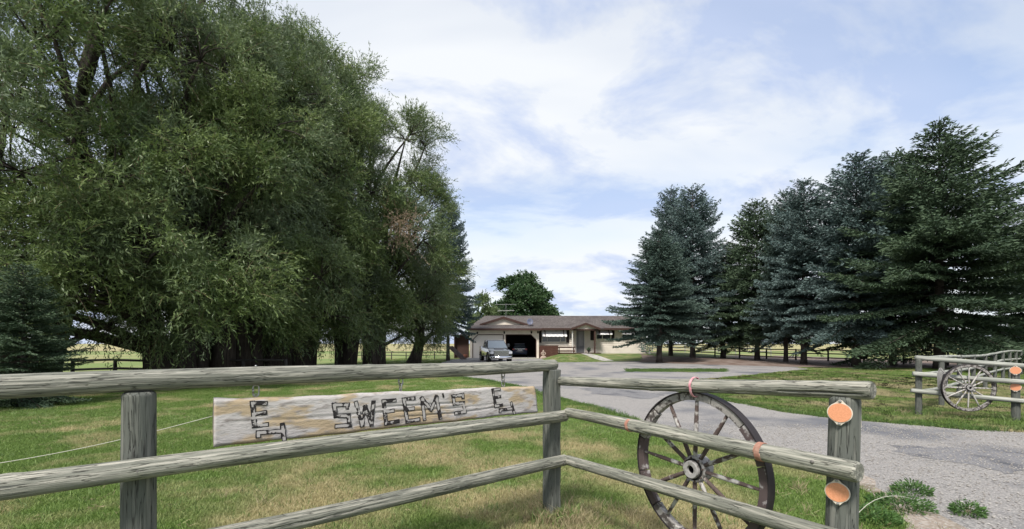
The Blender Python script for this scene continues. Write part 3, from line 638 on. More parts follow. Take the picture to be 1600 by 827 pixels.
GX0, GX1 = gx(734), gx(842); GY = 49.5
lo0, lo1 = gx(738.6), gx(786.5); ro0, ro1 = gx(790.5), gx(837.7); dt = gz(523.2); ch = .56
g = MB()   # garage front wall around two openings with cut corners
g.box(GX0, lo0, GY, GY+.15, 0, 3.18); g.box(lo1, ro0, GY, GY+.15, 0, 3.18); g.box(ro1, GX1, GY, GY+.15, 0, 3.18)
g.box(lo0, lo1, GY, GY+.15, dt, 3.18); g.box(ro0, ro1, GY, GY+.15, dt, 3.18)
g.prism([(lo0, dt), (lo0, dt-ch), (lo0+ch, dt)], 'y', GY+.002, GY+.148); g.prism([(ro1, dt), (ro1-ch, dt), (ro1, dt-ch)], 'y', GY+.002, GY+.148)
g.build('garage_front_wall', M['gwall'], house)
g = MB(); g.box(GX0, GX0+.15, GY+.15, 58, 0, 3.18); g.box(GX1-.15, GX1, GY+.15, 52, 0, 3.3); g.box(GX0+.15, GX1, 57.85, 58, 0, 3.2); g.build('garage_side_wall', M['siding'], house)
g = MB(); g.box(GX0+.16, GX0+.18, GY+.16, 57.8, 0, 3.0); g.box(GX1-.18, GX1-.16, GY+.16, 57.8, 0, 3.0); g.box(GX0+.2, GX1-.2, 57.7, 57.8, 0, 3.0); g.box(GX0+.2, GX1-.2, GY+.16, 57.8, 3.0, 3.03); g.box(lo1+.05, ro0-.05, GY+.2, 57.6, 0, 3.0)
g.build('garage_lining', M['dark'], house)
g = MB(); g.box(GX0-.3, GX1, GY-.9, 57.8, -.1, .035); g.build('garage_slab', M['concrete'], house)
# trim around openings
tr = MB()
for (a, b, c) in ((lo0, lo1, 0), (ro0, ro1, 1)):
    w_ = .07
    if c == 0: pts = [(a, 0), (a, dt-ch), (a+ch, dt), (b, dt), (b, 0)]
    else: pts = [(a, 0), (a, dt), (b-ch, dt), (b, dt-ch), (b, 0)]
    for i, (p, q_) in enumerate(zip(pts[:-1], pts[1:])):
        tr.tube([(p[0], GY-.012-.002*i, p[1]), (q_[0], GY-.012-.002*i, q_[1])], .04, 4)
tr.build('opening_trim', M['brown'], house)
gd = MB(); gd.box(lo0, lo1, GY+.10, GY+.14, .03, dt); door = gd.build('garage_door', M['gdoor'], house)
for k in range(4):
    z0 = .06+k*(dt-.05)/4
    p = MB(); p.box(lo0+.02, lo1-.02, GY+.07, GY+.099, z0, z0+(dt-.05)/4-.035); p.build('door_panel', M['gdoor'], door)
for px_, py_ in ((746, 520.3), (788, 519.8), (830.3, 519.5), (840.5, 519.2)):
    lm = MB(); lm.lathe([(.001, .14), (.07, .12), (.09, -.02), (.06, -.12), (.001, -.14)], 10, 'z', (gx(px_), GY-.10, gz(py_))); lm.box(gx(px_)-.03, gx(px_)+.03, GY-.08, GY-.001, gz(py_)-.02, gz(py_)+.04); lm.build('wall_lamp', M['black'], house)
# main wall: lap siding, each course a real step
HX1 = hx(1009.3); sd_ = MB(); z = .42; HY = 52.0
while z < 3.28:
    sd_._a([(GX1, HY-.045, z), (HX1, HY-.045, z), (HX1, HY-.004, z+.235), (GX1, HY-.004, z+.235), (GX1, HY, z), (HX1, HY, z)], [(0, 1, 2, 3), (0, 4, 5, 1)])
    z += .235
tag(sd_.build('lap_siding', M['siding'], house), kind='stuff')
g = MB(); g.box(GX1+.002, HX1, HY+.003, 60, -.1, 3.3); g.build('wall', M['siding'], house)
g = MB(); g.box(GX1, HX1+.01, HY-.03, HY+.1, -.05, .42); g.build('foundation', M['brown'], house)
# roof
ro = MB()
EY, EZ = 51.2, 3.33; RY, RZ = 56.0, 5.02
X0, X1, X2 = gx(731)-.05, GX1+.30, HX1+.5; th = .14
ro.hexa([(X1, EY, EZ-th), (X2, EY, EZ-th), (X2, RY, RZ-th), (X1, RY, RZ-th), (X1, EY, EZ), (X2, EY, EZ), (X2, RY, RZ), (X1, RY, RZ)])
ro.hexa([(X1, RY+.002, RZ-th), (X2, RY+.002, RZ-th), (X2, 61.2, 3.2-th), (X1, 61.2, 3.2-th), (X1, RY+.002, RZ), (X2, RY+.002, RZ), (X2, 61.2, 3.2), (X1, 61.2, 3.2)])
GEY, GEZ = 48.8, 3.22
ro.hexa([(X0, GEY, GEZ-th), (X1-.003, GEY, GEZ-th), (X1-.003, RY, RZ-th), (X0+1.5, RY, RZ-th), (X0, GEY, GEZ), (X1-.003, GEY, GEZ), (X1-.003, RY, RZ), (X0+1.5, RY, RZ)])
ro._a([(X0, GEY, GEZ-.01), (X0+1.5, RY, RZ-.01), (X0, 61.2, 3.2)], [(0, 1, 2)])
ro._a([(X0+1.5, RY, RZ), (X1, RY, RZ), (X1, 61.2, 3.2), (X0, 61.2, 3.2)], [(0, 1, 2, 3)])
ro.build('roof', M['roof'], house)
sg = MB(); sg.prism([(GEY+.1, GEZ-.1), (RY-.1, RZ-.15), (52, 3.2), (52, 3.0), (GEY+.5, 3.0)], 'x', X1-.2, X1-.16); sg.build('roof_cheek', M['siding'], house)
# shingle courses as fine ridges
co = MB()
for k in range(16):
    f_ = k/16; 
    y = EY+(RY-EY)*f_; zz = EZ+(RZ-EZ)*f_; co.box(X1+.01, X2, y, y+.05, zz+.002, zz+.022)
    y = GEY+(RY-GEY)*f_; zz = GEZ+(RZ-GEZ)*f_; co.box(X0+1.5*f_, X1-.01, y, y+.05, zz+.002, zz+.022)
tag(co.build('shingle_courses', M['roof'], house), kind='stuff')
fa = MB(); fa.box(X0, X1, GEY-.03, GEY-.002, GEZ-.20, GEZ+.01); fa.box(X1, gx(905)-.2, EY-.03, EY-.002, EZ-.20, EZ+.01); fa.box(gx(943)+.4, X2, EY-.03, EY-.002, EZ-.20, EZ+.01); fa.box(X0+.05, X1-.1, GEY+.02, GY-.002, 3.10, 3.14); fa.box(X1, X2, EY+.02, HY-.03, 3.15, 3.19)
fa.build('fascia', M['brown'], house)
def gable(xc, hw, yf, zb, zt, back, nm, fw=.22, inset=.35):
    g = MB(); g.prism([(xc-hw+.25, zb+.01), (xc+hw-.25, zb+.01), (xc, zt-.12)], 'y', yf+.10, yf+.16); o = g.build(nm, M['gwall'], house)
    r = MB()
    for s in (-1, 1):
        r.hexa([(xc+s*hw, yf-.12, zb-.02), (xc, yf-.12, zt-.02), (xc, back, zt-.02), (xc+s*hw, back, zb-.02), (xc+s*hw, yf-.12, zb+.10), (xc, yf-.12, zt+.10), (xc, back, zt+.10), (xc+s*hw, back, zb+.10)])
    r.build('gable_roof', M['roof'], o)
    t = MB()
    for s in (-1, 1):
        t.hexa([(xc+s*(hw+.02), yf-.16, zb-.12), (xc, yf-.16, zt-.14), (xc, yf-.124, zt-.14), (xc+s*(hw+.02), yf-.124, zb-.12), (xc+s*(hw+.02), yf-.16, zb+.11), (xc, yf-.16, zt+.11), (xc, yf-.124, zt+.11), (xc+s*(hw+.02), yf-.124, zb+.11)])
    t.build('gable_trim', M['brown'], o)
gable((787-800)*50.7/F, 2.65, 50.6, 3.66, 4.50, 54.5, 'garage_gable')
# porch gable, posts and beam
py0 = 50.3; pxc = (915-800)*py0/F
gable(pxc, 1.62, py0, 3.20, 3.80, 53.0, 'porch_gable')
b = MB(); b.box(pxc-1.5, pxc-1.38, py0+.1, py0+.22, .5, 3.2); b.build('porch_post', M['frame'], house)
b = MB(); b.box((928.5-800)*py0/F, (930.8-800)*py0/F, py0+.1, py0+.22, .5, 3.2); b.build('porch_post', M['brown'], house)
b = MB(); b.box(pxc-1.55, pxc+1.55, py0+.02, py0+.2, 3.06, 3.2); b.box(pxc-1.5, pxc+1.5, py0+.2, 51.9, 3.17, 3.2); b.build('porch_beam', M['brown'], house)
b = MB(); b.box(pxc-1.6, pxc+1.7, py0-.1, 51.96, .1, .56); b.build('porch_step', M['brown'], house)
# front door
dr = MB(); dr.box(hx(900.5), hx(912.5), HY-.08, HY-.026, .56, hz_(515.7)); dd = dr.build('front_door', M['greydoor'], house)
b = MB(); b.box(hx(903.8), hx(911), HY-.10, HY-.082, 1.35, hz_(518)); b.build('door_glass', mat('storm_door_glass', (0.22, 0.21, 0.22), .2, spec=.7), dd)
b = MB(); b.sphere((hx(901.7), HY-.13, 1.45), .04, 8, 6); b.build('handle', M['steel'], dd)
b = MB(); b.box(hx(899.6), hx(900.4), HY-.09, HY-.026, .56, hz_(515)); b.box(hx(912.6), hx(913.6), HY-.09, HY-.026, .56, hz_(515)); b.build('door_casing', M['frame'], house)
def window(x0, x1, z0, z1, splits, awn=None):
    fr = MB(); t = .05
    fr.box(x0, x1, HY-.07, HY-.026, z0, z0+t); fr.box(x0, x1, HY-.07, HY-.026, z1-t, z1)
    fr.box(x0, x0+t, HY-.07, HY-.026, z0+t, z1-t); fr.box(x1-t, x1, HY-.07, HY-.026, z0+t, z1-t)
    xs_ = [x0+t]+[x0+(x1-x0)*s for s in splits]+[x1-t]
    for s in xs_[1:-1]: fr.box(s-.04, s+.04, HY-.068, HY-.026, z0+t, z1-t)
    o = fr.build('window', M['frame'], house)
    for a, b_ in zip(xs_[:-1], xs_[1:]):
        p = MB(); p.box(a+.01, b_-.01, HY-.045, HY-.03, z0+t, z1-t); p.build('pane', M['glass'], o)
    if awn:
        za, zb, dep, xa, xb = awn; n = max(4, int((xb-xa)/.22)); A = MB(); B = MB()
        for k in range(n):
            p0, p1 = xa+(xb-xa)*k/n, xa+(xb-xa)*(k+1)/n; rgt = .02*(k % 2)
            A.hexa([(p0, HY-.06-dep, zb-rgt), (p1, HY-.06-dep, zb-rgt), (p1, HY-.06, za-rgt), (p0, HY-.06, za-rgt), (p0, HY-.06-dep, zb+.03-rgt), (p1, HY-.06-dep, zb+.03-rgt), (p1, HY-.06, za+.03-rgt), (p0, HY-.06, za+.03-rgt)])
        for s in (xa, xb-.02):
            A._a([(s, HY-.06, za), (s, HY-.06-dep, zb), (s, HY-.06, zb-.08), (s+.02, HY-.06, za), (s+.02, HY-.06-dep, zb), (s+.02, HY-.06, zb-.08)], [(0, 1, 2), (3, 5, 4), (0, 3, 4, 1), (1, 4, 5, 2)])
        aw = A.build('awning', M['white'], house)
        for s in (xa+.30, xb-.38):
            q_ = MB(); q_.hexa([(s, HY-.09-dep, zb+.02), (s+.09, HY-.09-dep, zb+.02), (s+.09, HY-.07, za+.05), (s, HY-.07, za+.05), (s, HY-.09-dep, zb+.06), (s+.09, HY-.09-dep, zb+.06), (s+.09, HY-.07, za+.09), (s, HY-.07, za+.09)])
            q_.build('awning_stripe', M['brown'], aw)
    return o
def shutter(x0, x1, z0, z1):
    m = MB(); m.box(x0, x1, HY-.075, HY-.024, z0, z1)
    o = m.build('shutter', M['shut'], house); s = MB(); n = 10
    for k in range(n): s.box(x0+.04, x1-.04, HY-.09, HY-.0752, z0+.05+(z1-z0-.1)*k/n, z0+.05+(z1-z0-.1)*(k+.6)/n)
    s.build('louvres', M['shut'], o)
window(hx(847), hx(883.5), 1.80, 2.98, [.22, .78], (3.06, 2.40, .62, hx(846.5), hx(884.8)))
for a, b_ in ((842.2, 846), (884.8, 889.4)): shutter(hx(a), hx(b_), 1.70, 3.12)
window(hx(931.5), hx(954), 2.1, 3.0, [.42], (3.06, 2.62, .6, hx(931), hx(955)))
shutter(hx(922.4), hx(927.8), 1.98, 3.12); shutter(hx(955.2), hx(959.8), 2.0, 3.1)
window(hx(972), hx(995.5), 2.1, 3.0, [.3, .7], (3.06, 2.66, .5, hx(971), hx(996.5))); shutter(hx(996.3), hx(1000), 2.0, 3.1)
b = MB(); b.box(hx(890.8), hx(896), HY-.06, HY-.024, hz_(528), hz_(522)); b.build('wall_plaque', M['greydoor'], house)
# aerial and dish
an = MB(); ax, ay = (790.6-800)*55/F, 55.0
an.cyl((ax, ay, 4.6), (ax, ay, 6.45), .03, 6); an.cyl((ax-1.3, ay, 6.30), (ax+1.2, ay+.3, 6.36), .02, 5)
for k in range(9):
    x = ax-1.2+.29*k; an.cyl((x-.05, ay-.42, 6.31), (x+.05, ay+.62, 6.33), .012, 4)
an.cyl((ax-1.0, ay, 5.55), (ax+1.0, ay, 5.6), .02, 5)
for k in range(6):
    x = ax-.95+.36*k; an.cyl((x, ay-.3, 5.45), (x, ay+.3, 5.72), .012, 4)
an.build('television_aerial', M['steel'], house)
M['dish'] = mat('blue_grey_dish', (0.13, 0.14, 0.20), .5)
ds = MB(); ds.smooth = True; ds.lathe([(.001, .10), (.15, .08), (.27, .03), (.36, -.04), (.35, -.05), (.26, .01), (.001, .06)], 20, 'y')
o = ds.build('satellite_dish', M['dish'], house, ((828-800)*50/F, 50.0, 4.00), (R(-15), 0, R(14)))
b = MB(); b.cyl((0, .06, -.05), (0, .15, -.55), .025, 6); b.cyl((0, .05, -.3), (0, -.45, -.1), .015, 5); b.box(-.05, .05, -.5, -.42, -.14, -.04); b.build('dish_arm', M['steel'], o)
# front deck pieces
dk = thing('deck_screen', 'red-brown slatted timber box beside the garage corner', 'planter box', (2.95, 49.0, .05))
for k in range(8):
    b = MB(); b.box(.0, 2.02, -.03, 0, .05+k*.158, .05+k*.158+.145); b.build('board', M['deck'], dk)
b = MB(); b.box(0, 2.02, .001, .9, .02, 1.22); b.box(-.03, 2.06, -.05, .95, 1.32, 1.37); b.build('box_body', M['brown'], dk)
dr_ = thing('deck_railing', 'brown two-rail porch railing between the timber box and the porch', 'railing', (5.0, 49.7, gh(5, 49.7)))
for x in (.15, 1.72):
    b = MB(); b.box(x-.05, x+.05, -.05, .05, -.1, .80); b.build('post', M['brown'], dr_)
for z0 in (.66, .25):
    b = MB(); b.box(-.1, 1.9, -.07, -.052, z0, z0+.13); b.build('rail', M['brown' if z0 > .5 else 'deck'], dr_)
b = MB(); b.box(-.1, 1.9, .06, 1.5, -.1, .12); b.build('deck', M['deck'], dr_)
# leaning board and dark lean-to left of garage
lt = thing('lean_to', 'dark brown lean-to shed against the left end of the garage', 'shed', (-6.4, 50.2, 0))
b = MB(); b.box(0, 1.60, .5, .6, 0, 2.5); b.box(0, .1, 0, 2.5, 0, 2.5); b.build('wall', M['brown'], lt)
b = MB(); b.hexa([(-.2, -.3, 2.45), (1.7, -.3, 2.62), (1.7, 3, 2.62), (-.2, 3, 2.45), (-.2, -.3, 2.53), (1.7, -.3, 2.70), (1.7, 3, 2.70), (-.2, 3, 2.53)]); b.build('roof', M['roof'], lt)
M['plank'] = mat('weathered_brown_board', (0.10, 0.075, 0.07), .85, noise=((0.15, 0.12, 0.11), 3, .4, .6))
b = MB(); b.hexa([(0, 0, 0), (.55, .0, 0), (.55, .05, .06), (0, .05, .06), (-1.45, .55, 1.25), (-.9, .55, 1.30), (-.9, .6, 1.36), (-1.45, .6, 1.31)])
tag(b.build('leaning_board', M['plank'], None, (-5.05, 45.2, .0)), 'dark sheet leaning under the blue spruce left of the garage', 'board')
b = MB(); b.smooth = True; b.lathe([(.20, -.1), (.31, -.12), (.34, 0), (.31, .12), (.20, .1), (.20, -.1)], 20, 'y')
tag(b.build('tyre', M['black'], None, ((575-800)/F*39, 39, .34)), 'old black tyre standing by the low stock fence', 'tyre')
b = MB(); b.smooth = True; b.lathe([(.001, .0), (.17, 0), (.2, .25), (.22, .40), (.19, .42), (.001, .40)], 14); tag(b.build('flower_pot', M['brick_red'], None, (-5.05, 49.3, .0)), 'rust red pot at the left corner of the garage', 'pot')
# garden figures
M['stone'] = mat('pink_cream_stone', (0.42, 0.33, 0.27), .85, noise=((0.26, 0.19, 0.16), 12, .45, .6), bump=.01, bump_scale=18)
M['wstone'] = mat('white_plaster', (0.78, 0.77, 0.74), .7)
st = thing('garden_figure', 'cream garden figure seated on a stone mound by the garage corner', 'statue', ((849-800)/F*47.5, 47.5, 0))
b = MB(); b.smooth = True; b.sphere((0, 0, .10), .33, 12, 8, (1, .8, .7)); b.sphere((-.18, 0, .05), .2, 10, 6, (1, 1, .7)); b.build('mound', M['stone'], st)
b = MB(); b.smooth = True; b.lathe([(.001, .2), (.17, .22), (.15, .42), (.12, .58), (.17, .66), (.14, .74), (.06, .78), (.001, .78)], 14); b.sphere((0, -.02, .84), .085, 12, 8, (1, 1, 1.1))
b.tube([(-.16, 0, .70), (-.24, -.06, .52), (-.12, -.14, .42)], .04, 7); b.tube([(.16, 0, .70), (.24, -.06, .52), (.12, -.14, .42)], .04, 7); b.build('figure', M['stone'], st)
def white_fig(label, px, py, h):
    x, y = G(px, py); y2 = min(y, 50); x = (px-800)/F*y2; t = thing('garden_figure', label, 'statue', (x, y2, gh(x, y2)))
    b = MB(); b.smooth = True; b.lathe([(.001, 0), (.16*h, 0), (.15*h, .06*h), (.10*h, .1*h), (.11*h, .4*h), (.16*h, .68*h), (.07*h, .78*h), (.06*h, .82*h), (.10*h, .9*h), (.001, 1.0*h)], 12)
    b.tube([(-.1*h, 0, .66*h), (-.26*h, -.05, .72*h), (-.36*h, -.05, .66*h)], .045*h, 7); b.build('figure', M['wstone'], t)
white_fig('white garden statue beside the right end of the house under the spruce', 1015, 558, .72)
white_fig('small white garden ornament right of the spruce trunk nearest the house', 1028, 557.5, .45)
ur = thing('porch_urn', 'black urn with a dark plant standing in front of the porch', 'urn', ((920-800)/F*49.6, 49.6, gh(8.4, 49.6)))
b = MB(); b.smooth = True; b.lathe([(.001, 0), (.15, 0), (.15, .05), (.05, .12), (.06, .2), (.18, .34), (.22, .46), (.19, .46), (.001, .42)], 14); b.build('urn', M['black'], ur)
# ------------------------------------------------------------ vehicles (front faces local -Y)
M['carblack'] = mat('black_car_paint', (0.018, 0.020, 0.026), .18, spec=.6, coat=1.0)
M['carblue'] = mat('dark_blue_car_paint', (0.045, 0.06, 0.11), .2, spec=.6, coat=1.0)
M['chrome'] = mat('chrome_trim', (0.75, 0.76, 0.78), .12, metal=1.0)
M['tyre'] = mat('tyre_rubber', (0.02, 0.02, 0.02), .85)
M['lamp'] = mat('headlight_lens', (0.55, 0.57, 0.60), .15, spec=.8)
M['red_lens'] = mat('tail_light_lens', (0.30, 0.02, 0.02), .2, spec=.7)
M['wind'] = mat('windscreen_glass', (0.10, 0.13, 0.16), .04, spec=1.0, coat=1.0)
M['plate'] = mat('number_plate', (0.55, 0.55, 0.60), .5)
def rsec(hw, z0, z1, y, r=.12, tw=1.0):
    pts = []
    for (cx, cz, a0) in ((hw-r, z0+r*.7, -90), (hw*tw-r, z1-r, 0), (-(hw*tw-r), z1-r, 90), (-(hw-r), z0+r*.7, 180)):
        for k in range(4):
            a = R(a0+30*k); pts.append((cx+r*math.cos(a), y, cz+(r*.7 if cz < (z0+z1)/2 else r)*math.sin(a)))
    return pts
def car_wheel(t, x, y, r, wd):
    m = MB(); m.smooth = True; m.lathe([(r*.62, -wd/2), (r*.93, -wd/2), (r, -wd*.35), (r, wd*.35), (r*.93, wd/2), (r*.62, wd/2)], 24, 'x'); o = m.build('wheel', M['tyre'], t, (x, y, r))
    m = MB(); s = 1 if x > 0 else -1
    m.lathe([(.001, s*wd*.42), (r*.2, s*wd*.44), (r*.24, s*wd*.36), (r*.6, s*wd*.40), (r*.63, s*wd*.5)], 24, 'x'); m.build('rim', M['chrome'], o)
pk = thing('pickup_truck', 'black pickup truck with a chrome grille parked in front of the closed garage bay', 'pickup truck', (-1.57, 41.3, 0), R(13))
b = MB(); b.smooth = True
b.loft([rsec(.86, .50, .90, -2.98, .12), rsec(.97, .42, .98, -2.88, .14), rsec(1.0, .40, 1.06, -2.3, .14, .96), rsec(1.01, .40, 1.22, -1.25, .14, .95), rsec(1.01, .42, 1.33, .9, .12, .96), rsec(1.01, .45, 1.36, .95, .1, .97), rsec(1.0, .48, 1.38, 2.85, .1, .98), rsec(.95, .55, 1.3, 2.92, .1)])
b.build('body', M['carblack'], pk)
def taper(b, x0, x1, y0, y1, z0, tx0, tx1, ty0, ty1, z1): return b.hexa([(x0, y0, z0), (x1, y0, z0), (x1, y1, z0), (x0, y1, z0), (tx0, ty0, z1), (tx1, ty0, z1), (tx1, ty1, z1), (tx0, ty1, z1)])
b = MB(); taper(b, -.95, .95, -1.35, 1.0, 1.17, -.78, .78, -.50, .88, 1.93); b.build('cab', M['carblack'], pk, bevel=.06)
b = MB(); taper(b, -.86, .86, -1.36, -1.30, 1.22, -.71, .71, -.62, -.56, 1.84); o = b.build('windscreen', M['wind'], pk)
for s in (-1, 1):
    b = MB(); b.hexa([(s*.915, -1.0, 1.38), (s*.915, .85, 1.38), (s*.90, .85, 1.38), (s*.90, -1.0, 1.38), (s*.80, -.5, 1.80), (s*.80, .78, 1.80), (s*.78, .78, 1.80), (s*.78, -.5, 1.80)]); b.build('side_window', M['glass'], pk)
    b = MB(); b.box(s*1.05-.10, s*1.05+.10, -1.02, -.90, 1.30, 1.58); b.cyl((s*.9, -.96, 1.35), (s*1.05, -.96, 1.38), .03, 6); b.build('mirror', M['carblack'], pk, bevel=.03)
    b = MB(); b.box(s*.80-.15, s*.80+.15, -3.0, -2.86, .72, .93); b.build('headlight', M['lamp'], pk, bevel=.03)
    for y in (-1.95, 1.75):
        car_wheel(pk, s*.87, y, .40, .28)
        b = MB(); b.lathe([(.46, -.05), (.50, 0), (.46, .05)], 20, 'x', (s*1.0, y, .42)); b.build('wheel_arch', M['tyre'], pk)
gr = MB(); gr.box(-.62, .62, -3.00, -2.93, .56, .98); gro = gr.build('grille', M['black'], pk)
for k in range(4):
    b = MB(); b.box(-.62, .62, -3.05, -3.001, .59+k*.098, .59+k*.098+.05); b.build('grille_bar', M['chrome'], gro)
b = MB(); b.box(-.66, .66, -3.04, -3.0, .982, 1.01); b.build('grille_top', M['chrome'], gro)
b = MB(); b.smooth = True; b.loft([rsec(.92, .30, .52, -3.06, .08), rsec(.98, .30, .53, -2.9, .08)]); b.build('bumper', M['chrome'], pk)
b = MB(); taper(b, -.42, .42, -2.2, -1.5, 1.06, -.36, .36, -2.0, -1.5, 1.23); b.build('hood_bulge', M['carblack'], pk, bevel=.03)
sv = thing('parked_car', 'dark blue car parked nose-in in the open garage bay', 'car', ((812-800)/F*52.5, 54.4, .036), PI)
b = MB(); b.smooth = True
b.loft([rsec(.75, .45, .85, -2.3, .12), rsec(.88, .3, 1.0, -2.15, .15), rsec(.9, .28, 1.06, -.8, .15), rsec(.91, .28, 1.08, 1.2, .15), rsec(.90, .30, 1.10, 2.1, .15, .96), rsec(.82, .42, 1.0, 2.28, .12)]); b.build('body', M['carblue'], sv)
b = MB(); taper(b, -.82, .82, -1.2, 2.15, 1.02, -.60, .60, -.3, 1.55, 1.55); b.build('cab', M['carblue'], sv, bevel=.08)
b = MB(); taper(b, -.68, .68, 2.10, 2.14, 1.10, -.52, .52, 1.68, 1.72, 1.47); b.build('rear_window', M['wind'], sv)
b = MB(); b.box(-.58, .58, 1.5, 1.75, 1.53, 1.57); b.build('spoiler', M['carblue'], sv, bevel=.01)
b = MB(); b.box(-.26, .26, 2.27, 2.30, .74, .90); b.build('number_plate', M['plate'], sv)
b = MB(); b.box(-.6, .6, 2.28, 2.31, .93, .97); b.build('chrome_strip', M['chrome'], sv)
for s in (-1, 1):
    b = MB(); b.box(s*.72-.13, s*.72+.13, 2.20, 2.29, .80, 1.0); b.build('tail_light', M['red_lens'], sv, bevel=.02)
    for y in (-1.4, 1.4): car_wheel(sv, s*.80, y, .33, .22)
# pale trailer in the trees at right
tl = thing('stock_trailer', 'pale trailer half hidden behind the largest spruce at the right edge', 'trailer', (40, 36.5, 0), R(-20))
b = MB(); b.box(-2.2, 2.2, -1, 1, .6, 1.9); b.build('body', M['white'], tl, bevel=.08)
for z0 in (1.35, .95):
    b = MB(); b.box(-2.1, 2.1, -1.02, -1.003, z0, z0+.12); b.build('trim_band', M['dark'], tl)
for x in (-1, .2): 
    b = MB(); b.smooth = True; b.lathe([(.001, -.1), (.35, -.1), (.35, .1), (.001, .1)], 16, 'y', (x, -1.0, .36)); b.build('wheel', M['tyre'], tl)

# ------------------------------------------------------------ trees
def limb_tube(m, a, b, r0, r1, rg, sag=0.0, n=6, sides=5):
    a, b = Vector(a), Vector(b); pts = []; rr = []; L_ = (b-a).length; off = Vector((rg.uniform(-1, 1), rg.uniform(-1, 1), rg.uniform(-.3, .6)))*L_*.10
    for i in range(n+1):
        t = i/n; p = a.lerp(b, t)+off*math.sin(PI*t)+Vector((0, 0, sag*L_*math.sin(PI*t))); pts.append(p); rr.append(r0+(r1-r0)*t)
    m.tube(pts, rr, sides); return pts
def willow(seed, H, Rr, nclump=350, ntw=36, nlf=12, lsz=(.18, .038), zlow=1.7, stems=3, round_=False, extra=()):
    rg = random.Random(seed); g = np.random.default_rng(seed)
    wood = MB(); wood.smooth = True
    tops = []
    for k in range(stems):
        a = 2*PI*k/stems+rg.uniform(-.4, .4); lean = rg.uniform(.08, .22)*Rr
        base = Vector((.28*math.cos(a), .28*math.sin(a), -.1)); top = Vector((lean*2.0*math.cos(a), lean*2.0*math.sin(a), H*rg.uniform(.62, .8)))
        pts = []; rr = []
        for i in range(11):
            t = i/10; p = base.lerp(top, t); p.x += .25*math.sin(t*5+k); p.y += .25*math.sin(t*4+2*k); pts.append(p)
            rr.append((.40*(1-t)**.8+.07+.20*math.exp(-t*14))*rg.uniform(.94, 1.06))
        wood.tube(pts, rr, 10); tops.append(pts)
    cen = []; bough = []
    tries = 0; nb = nclump//9
    while len(bough) < nb and tries < 6000:
        tries += 1
        d = Vector((rg.gauss(0, 1), rg.gauss(0, 1), rg.gauss(0, 1))).normalized(); f_ = rg.uniform(.45, 1.0)**.5; zz = d.z
        h_ = math.hypot(d.x, d.y)+1e-6; full = (1-abs(zz)**(4 if zz < 0 else 2.6))**.5
        th_ = math.atan2(d.y, d.x); rad = (Rr-1.3)*(1.0+.10*math.sin(3*th_+seed)+.08*math.sin(5*th_+2*zz*3+seed*2))
        c = Vector((d.x/h_*full*rad*f_, d.y/h_*full*rad*f_, H*.44+zz*(H*.50 if zz > 0 else H*.40)*f_))
        if c.z < zlow+.8: continue
        if any((c-o).length < Rr*(.24 if round_ else .30) for o in bough): continue
        bough.append(c)
    bough += [Vector(e) for e in extra]
    for c in bough:
        out = Vector((c.x, c.y, (c.z-H*.40)*.7)).normalized(); rb = rg.uniform(.85, 1.35)*min(1, Rr/5.0)
        st = min(tops, key=lambda t_: min((Vector((q_.x, q_.y, 0))-Vector((c.x, c.y, 0))).length for q_ in t_))
        zt = c.z*rg.uniform(.42, .7); p = min(st, key=lambda q_: abs(q_.z-zt))
        limb_tube(wood, p, c, min(.17, .05+.025*(c-p).length), .04, rg, .05)
        k = 0
        for _ in range(9):
            d = Vector((rg.gauss(0, 1), rg.gauss(0, 1), rg.gauss(0, 1))).normalized()
            d = (d+out*.55+Vector((0, 0, .25))).normalized()
            q_ = c+Vector((d.x*rb*1.15, d.y*rb*1.15, d.z*rb)); cen.append((q_, c, (d*.8+out*.5).normalized()))
    PP, DD = [], []; VV = []
    for ci, (c, par, out) in enumerate(cen):
        limb_tube(wood, par, c, .035, .016, rg, .06, 3, 4)
        n = ntw
        st_ = g.normal(size=(n, 3))*.24+np.array(c)
        dirs = np.array(out)*.70+np.array([0, 0, .22])+g.normal(size=(n, 3))*.62
        dirs /= np.linalg.norm(dirs, axis=1, keepdims=True); Lt = g.uniform(.45, 1.15, n)
        cv = g.normal()*.16
        t = np.linspace(.12, 1, nlf)[None, :, None]
        droop = g.uniform(.05, .38, n)[:, None, None]
        pos = st_[:, None, :]+dirs[:, None, :]*Lt[:, None, None]*t+np.array([0, 0, -1.])*droop*(t**2)*Lt[:, None, None]
        tan = dirs[:, None, :]-np.array([0, 0, 1.])*droop*2*t
        ld = tan+g.normal(size=pos.shape)*.55
        PP.append(pos.reshape(-1, 3)); DD.append(ld.reshape(-1, 3))
        VV.append(np.clip(np.repeat(g.random(n)*.5, nlf)+g.random(n*nlf)*.45+cv+.05, 0, 1))
        for k in range(4):
            i = k*7 % n; wood.cur = 1; wood.tube([Vector(pos[i, j]) for j in (0, 4, 8, nlf-1)], [.010, .008, .006, .004], 3, cap=False); wood.cur = 0
    P = np.concatenate(PP); D = np.concatenate(DD); V_ = np.concatenate(VV); n = len(P)
    V, Fq, va = blades(P, D, g.uniform(.7, 1.3, n)*lsz[0], g.uniform(.8, 1.2, n)*lsz[1], g, V_)
    return wood, fastmesh('willow_crown', V, Fq, False, va)
